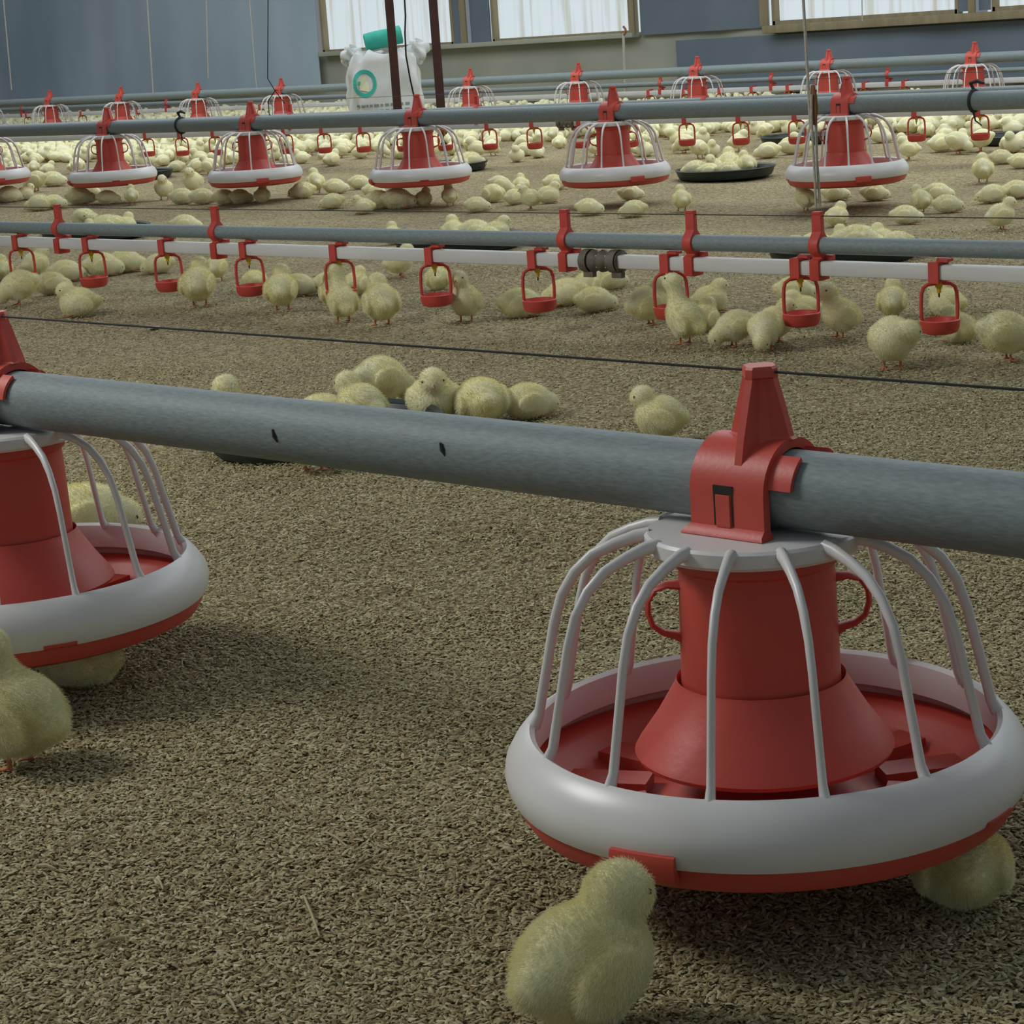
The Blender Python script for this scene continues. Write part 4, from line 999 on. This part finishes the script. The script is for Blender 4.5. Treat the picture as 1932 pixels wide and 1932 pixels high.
# --- crowd behind the middle feeders, up to the second drinker line
rr = random.Random(11)
bands = [(0, 150, 286, 340, 24), (150, 330, 282, 334, 22), (330, 470, 276, 336, 24), (470, 700, 268, 318, 24), (700, 900, 262, 302, 14), (880, 1060, 258, 306, 18),
         (1060, 1270, 256, 300, 10), (1270, 1420, 256, 302, 12), (1420, 1520, 256, 300, 4), (1640, 1760, 256, 306, 4), (1760, 1932, 252, 292, 10)]
crowd = []
def free(P, d):
    return all((P[0]-q[0])**2+(P[1]-q[1])**2 > d*d for q in placed) and all((P[0]-t[0])**2+(P[1]-t[1])**2 > 0.20**2 for t in trays) and \
        all((P[0]-f[0][0])**2+(P[1]-f[0][1])**2 > 0.13**2 for f in feeders)
for x0, x1, y0, y1, n in bands:
    k = tries = 0
    while k < n and tries < 600:
        tries += 1
        px, py = rr.uniform(x0, x1), rr.uniform(y0, y1)
        P = on_floor(px, py)
        if not free(P, 0.066) or (abs(P[0]+6.75) < 0.36 and abs(P[1]-6.25) < 0.32): continue
        pose = rr.choice(['sleep', 'sleep', 'sit', 'sit', 'stand', 'peck', 'stand'])
        placed.append((P[0], P[1], px, py)); crowd.append((px, py, pose, rr.uniform(0, 360), rr.uniform(0.9, 1.08))); k += 1
cf = [-15, 210, 475, 787, 1155, 1595, 2000]
nm = ['cropped', 'first', 'second', 'third', 'fourth', 'fifth']
zones = {}
for c in crowd:
    for i in range(6):
        if cf[i] <= c[0] < cf[i+1]: zones.setdefault(i, []).append(c)
word = {'sleep': 'lying', 'sit': 'sitting', 'stand': 'standing', 'peck': 'pecking'}
rows = ['back', 'second', 'third', 'fourth', 'fifth', 'sixth', 'seventh', 'front']
for i, lst in zones.items():
    lst.sort(key=lambda c: c[1]); per = 8
    where = f'between the {nm[i]} and {nm[i+1]} middle feeders' if i < 5 else 'right of the fifth middle feeder'
    for j in range(0, len(lst), per):
        for q, c in enumerate(sorted(lst[j:j+per])):
            chick(c[0], c[1], 0, c[2], c[3], f'small {word[c[2]]} chick, {ORD[q]} along crowd row {["one","two","three","four","five","six","seven","eight"][j//per]} {where}', None, group='crowd behind the middle feeders', scale=c[4], parts=False, nudge=False)
            placed.pop()

# --- the uncountable far flock: one object
def far_flock():
    rng = random.Random(5); V, F_, MI = [], [], []
    src = {}
    for p in ('sleep', 'sit', 'stand'):
        me = CH[p]['me'].copy(); bm = bmesh.new(); bm.from_mesh(me)
        dec = bpy.data.objects.new('tmp', me); md = dec.modifiers.new('d', 'DECIMATE'); md.ratio = 0.05; COL.objects.link(dec); bm.free()
        bpy.context.view_layer.update()
        e = dec.evaluated_get(bpy.context.evaluated_depsgraph_get()).to_mesh()
        v = np.zeros(len(e.vertices)*3); e.vertices.foreach_get('co', v)
        src[p] = (v.reshape(-1, 3), [tuple(f.vertices) for f in e.polygons], [f.material_index for f in e.polygons])
        bpy.data.objects.remove(dec); bpy.data.meshes.remove(me)
    base = 0; done = []
    spans = [(-40, 330, 198, 306, 900), (330, 720, 204, 286, 560), (720, 900, 212, 270, 120), (840, 1060, 212, 268, 190), (1060, 1300, 210, 262, 130), (1250, 1932, 196, 256, 230)]
    for x0, x1, y0, y1, n in spans:
        k = t = 0
        while k < n and t < 4000:
            t += 1
            P = on_floor(rng.uniform(x0, x1), rng.uniform(y0, y1))
            if P[1] > 9.2 or P[1] < 4.2: continue
            if abs(P[1]-yFl) < 0.06 or any((P[0]-f[0][0])**2+(P[1]-f[0][1])**2 < 0.2**2 for f in feeders): continue
            if any((P[0]-q[0])**2+(P[1]-q[1])**2 < 0.0036 for q in done) or not free(P, 0.074): continue
            if abs(P[0]+6.8) < 0.35 and abs(P[1]-6.25) < 0.3: continue
            done.append(P); k += 1
            v, f, mi = src[rng.choice(('sleep', 'sit', 'sit', 'stand'))]; a = rng.uniform(0, 6.28); s = rng.uniform(0.92, 1.1)
            c_, s_ = math.cos(a)*s, math.sin(a)*s
            W = np.stack([v[:, 0]*c_-v[:, 1]*s_+P[0], v[:, 0]*s_+v[:, 1]*c_+P[1], v[:, 2]*s+P[2]+0.001], -1)
            V.append(W); F_ += [tuple(base+i for i in q) for q in f]; MI += mi; base += len(v)
    me = bpy.data.meshes.new('chick_flock'); me.from_pydata(np.concatenate(V).tolist(), [], F_)
    for k in ('chick', 'leg', 'beak'): me.materials.append(M[k])
    me.polygons.foreach_set('material_index', np.array(MI, np.int32)); me.shade_smooth()
    tag(link('chick_flock', me), 'distant crowd of pale yellow chicks below the windows', 'chicks', kind='stuff')
far_flock()
print('CHICKS', sum(1 for o in bpy.data.objects if o.name.split('.')[0] == 'chick'))

# ------------------------------------------------------------------ light
w = bpy.data.worlds.new('world'); SC.world = w; w.use_nodes = True
w.node_tree.nodes['Background'].inputs[0].default_value = (0.80, 0.90, 1.0, 1); w.node_tree.nodes['Background'].inputs[1].default_value = 0.19
def area(name, loc, target, sx, sy, power, col):
    l = bpy.data.lights.new(name, 'AREA'); l.shape = 'RECTANGLE'; l.size = sx; l.size_y = sy; l.energy = power; l.color = col
    o = bpy.data.objects.new(name, l); COL.objects.link(o); o.location = loc
    o.rotation_euler = (Vector(target)-Vector(loc)).to_track_quat('-Z', 'Y').to_euler(); return o
area('overhead_fill', (-4.5, 5.4, 2.7), (-4.5, 5.2, 0), 14, 4.2, 290, (0.93, 0.97, 1.0))  # added overhead fill, no lamp seen; its falloff leaves the foreground dimmer
area('side_daylight', (-2.5, -1.15, 2.3), (-0.1, 0.3, 0), 1.2, 0.9, 50, (1.0, 0.98, 0.95))
SC.cycles.use_denoising = True
SC.cycles.max_bounces = 5
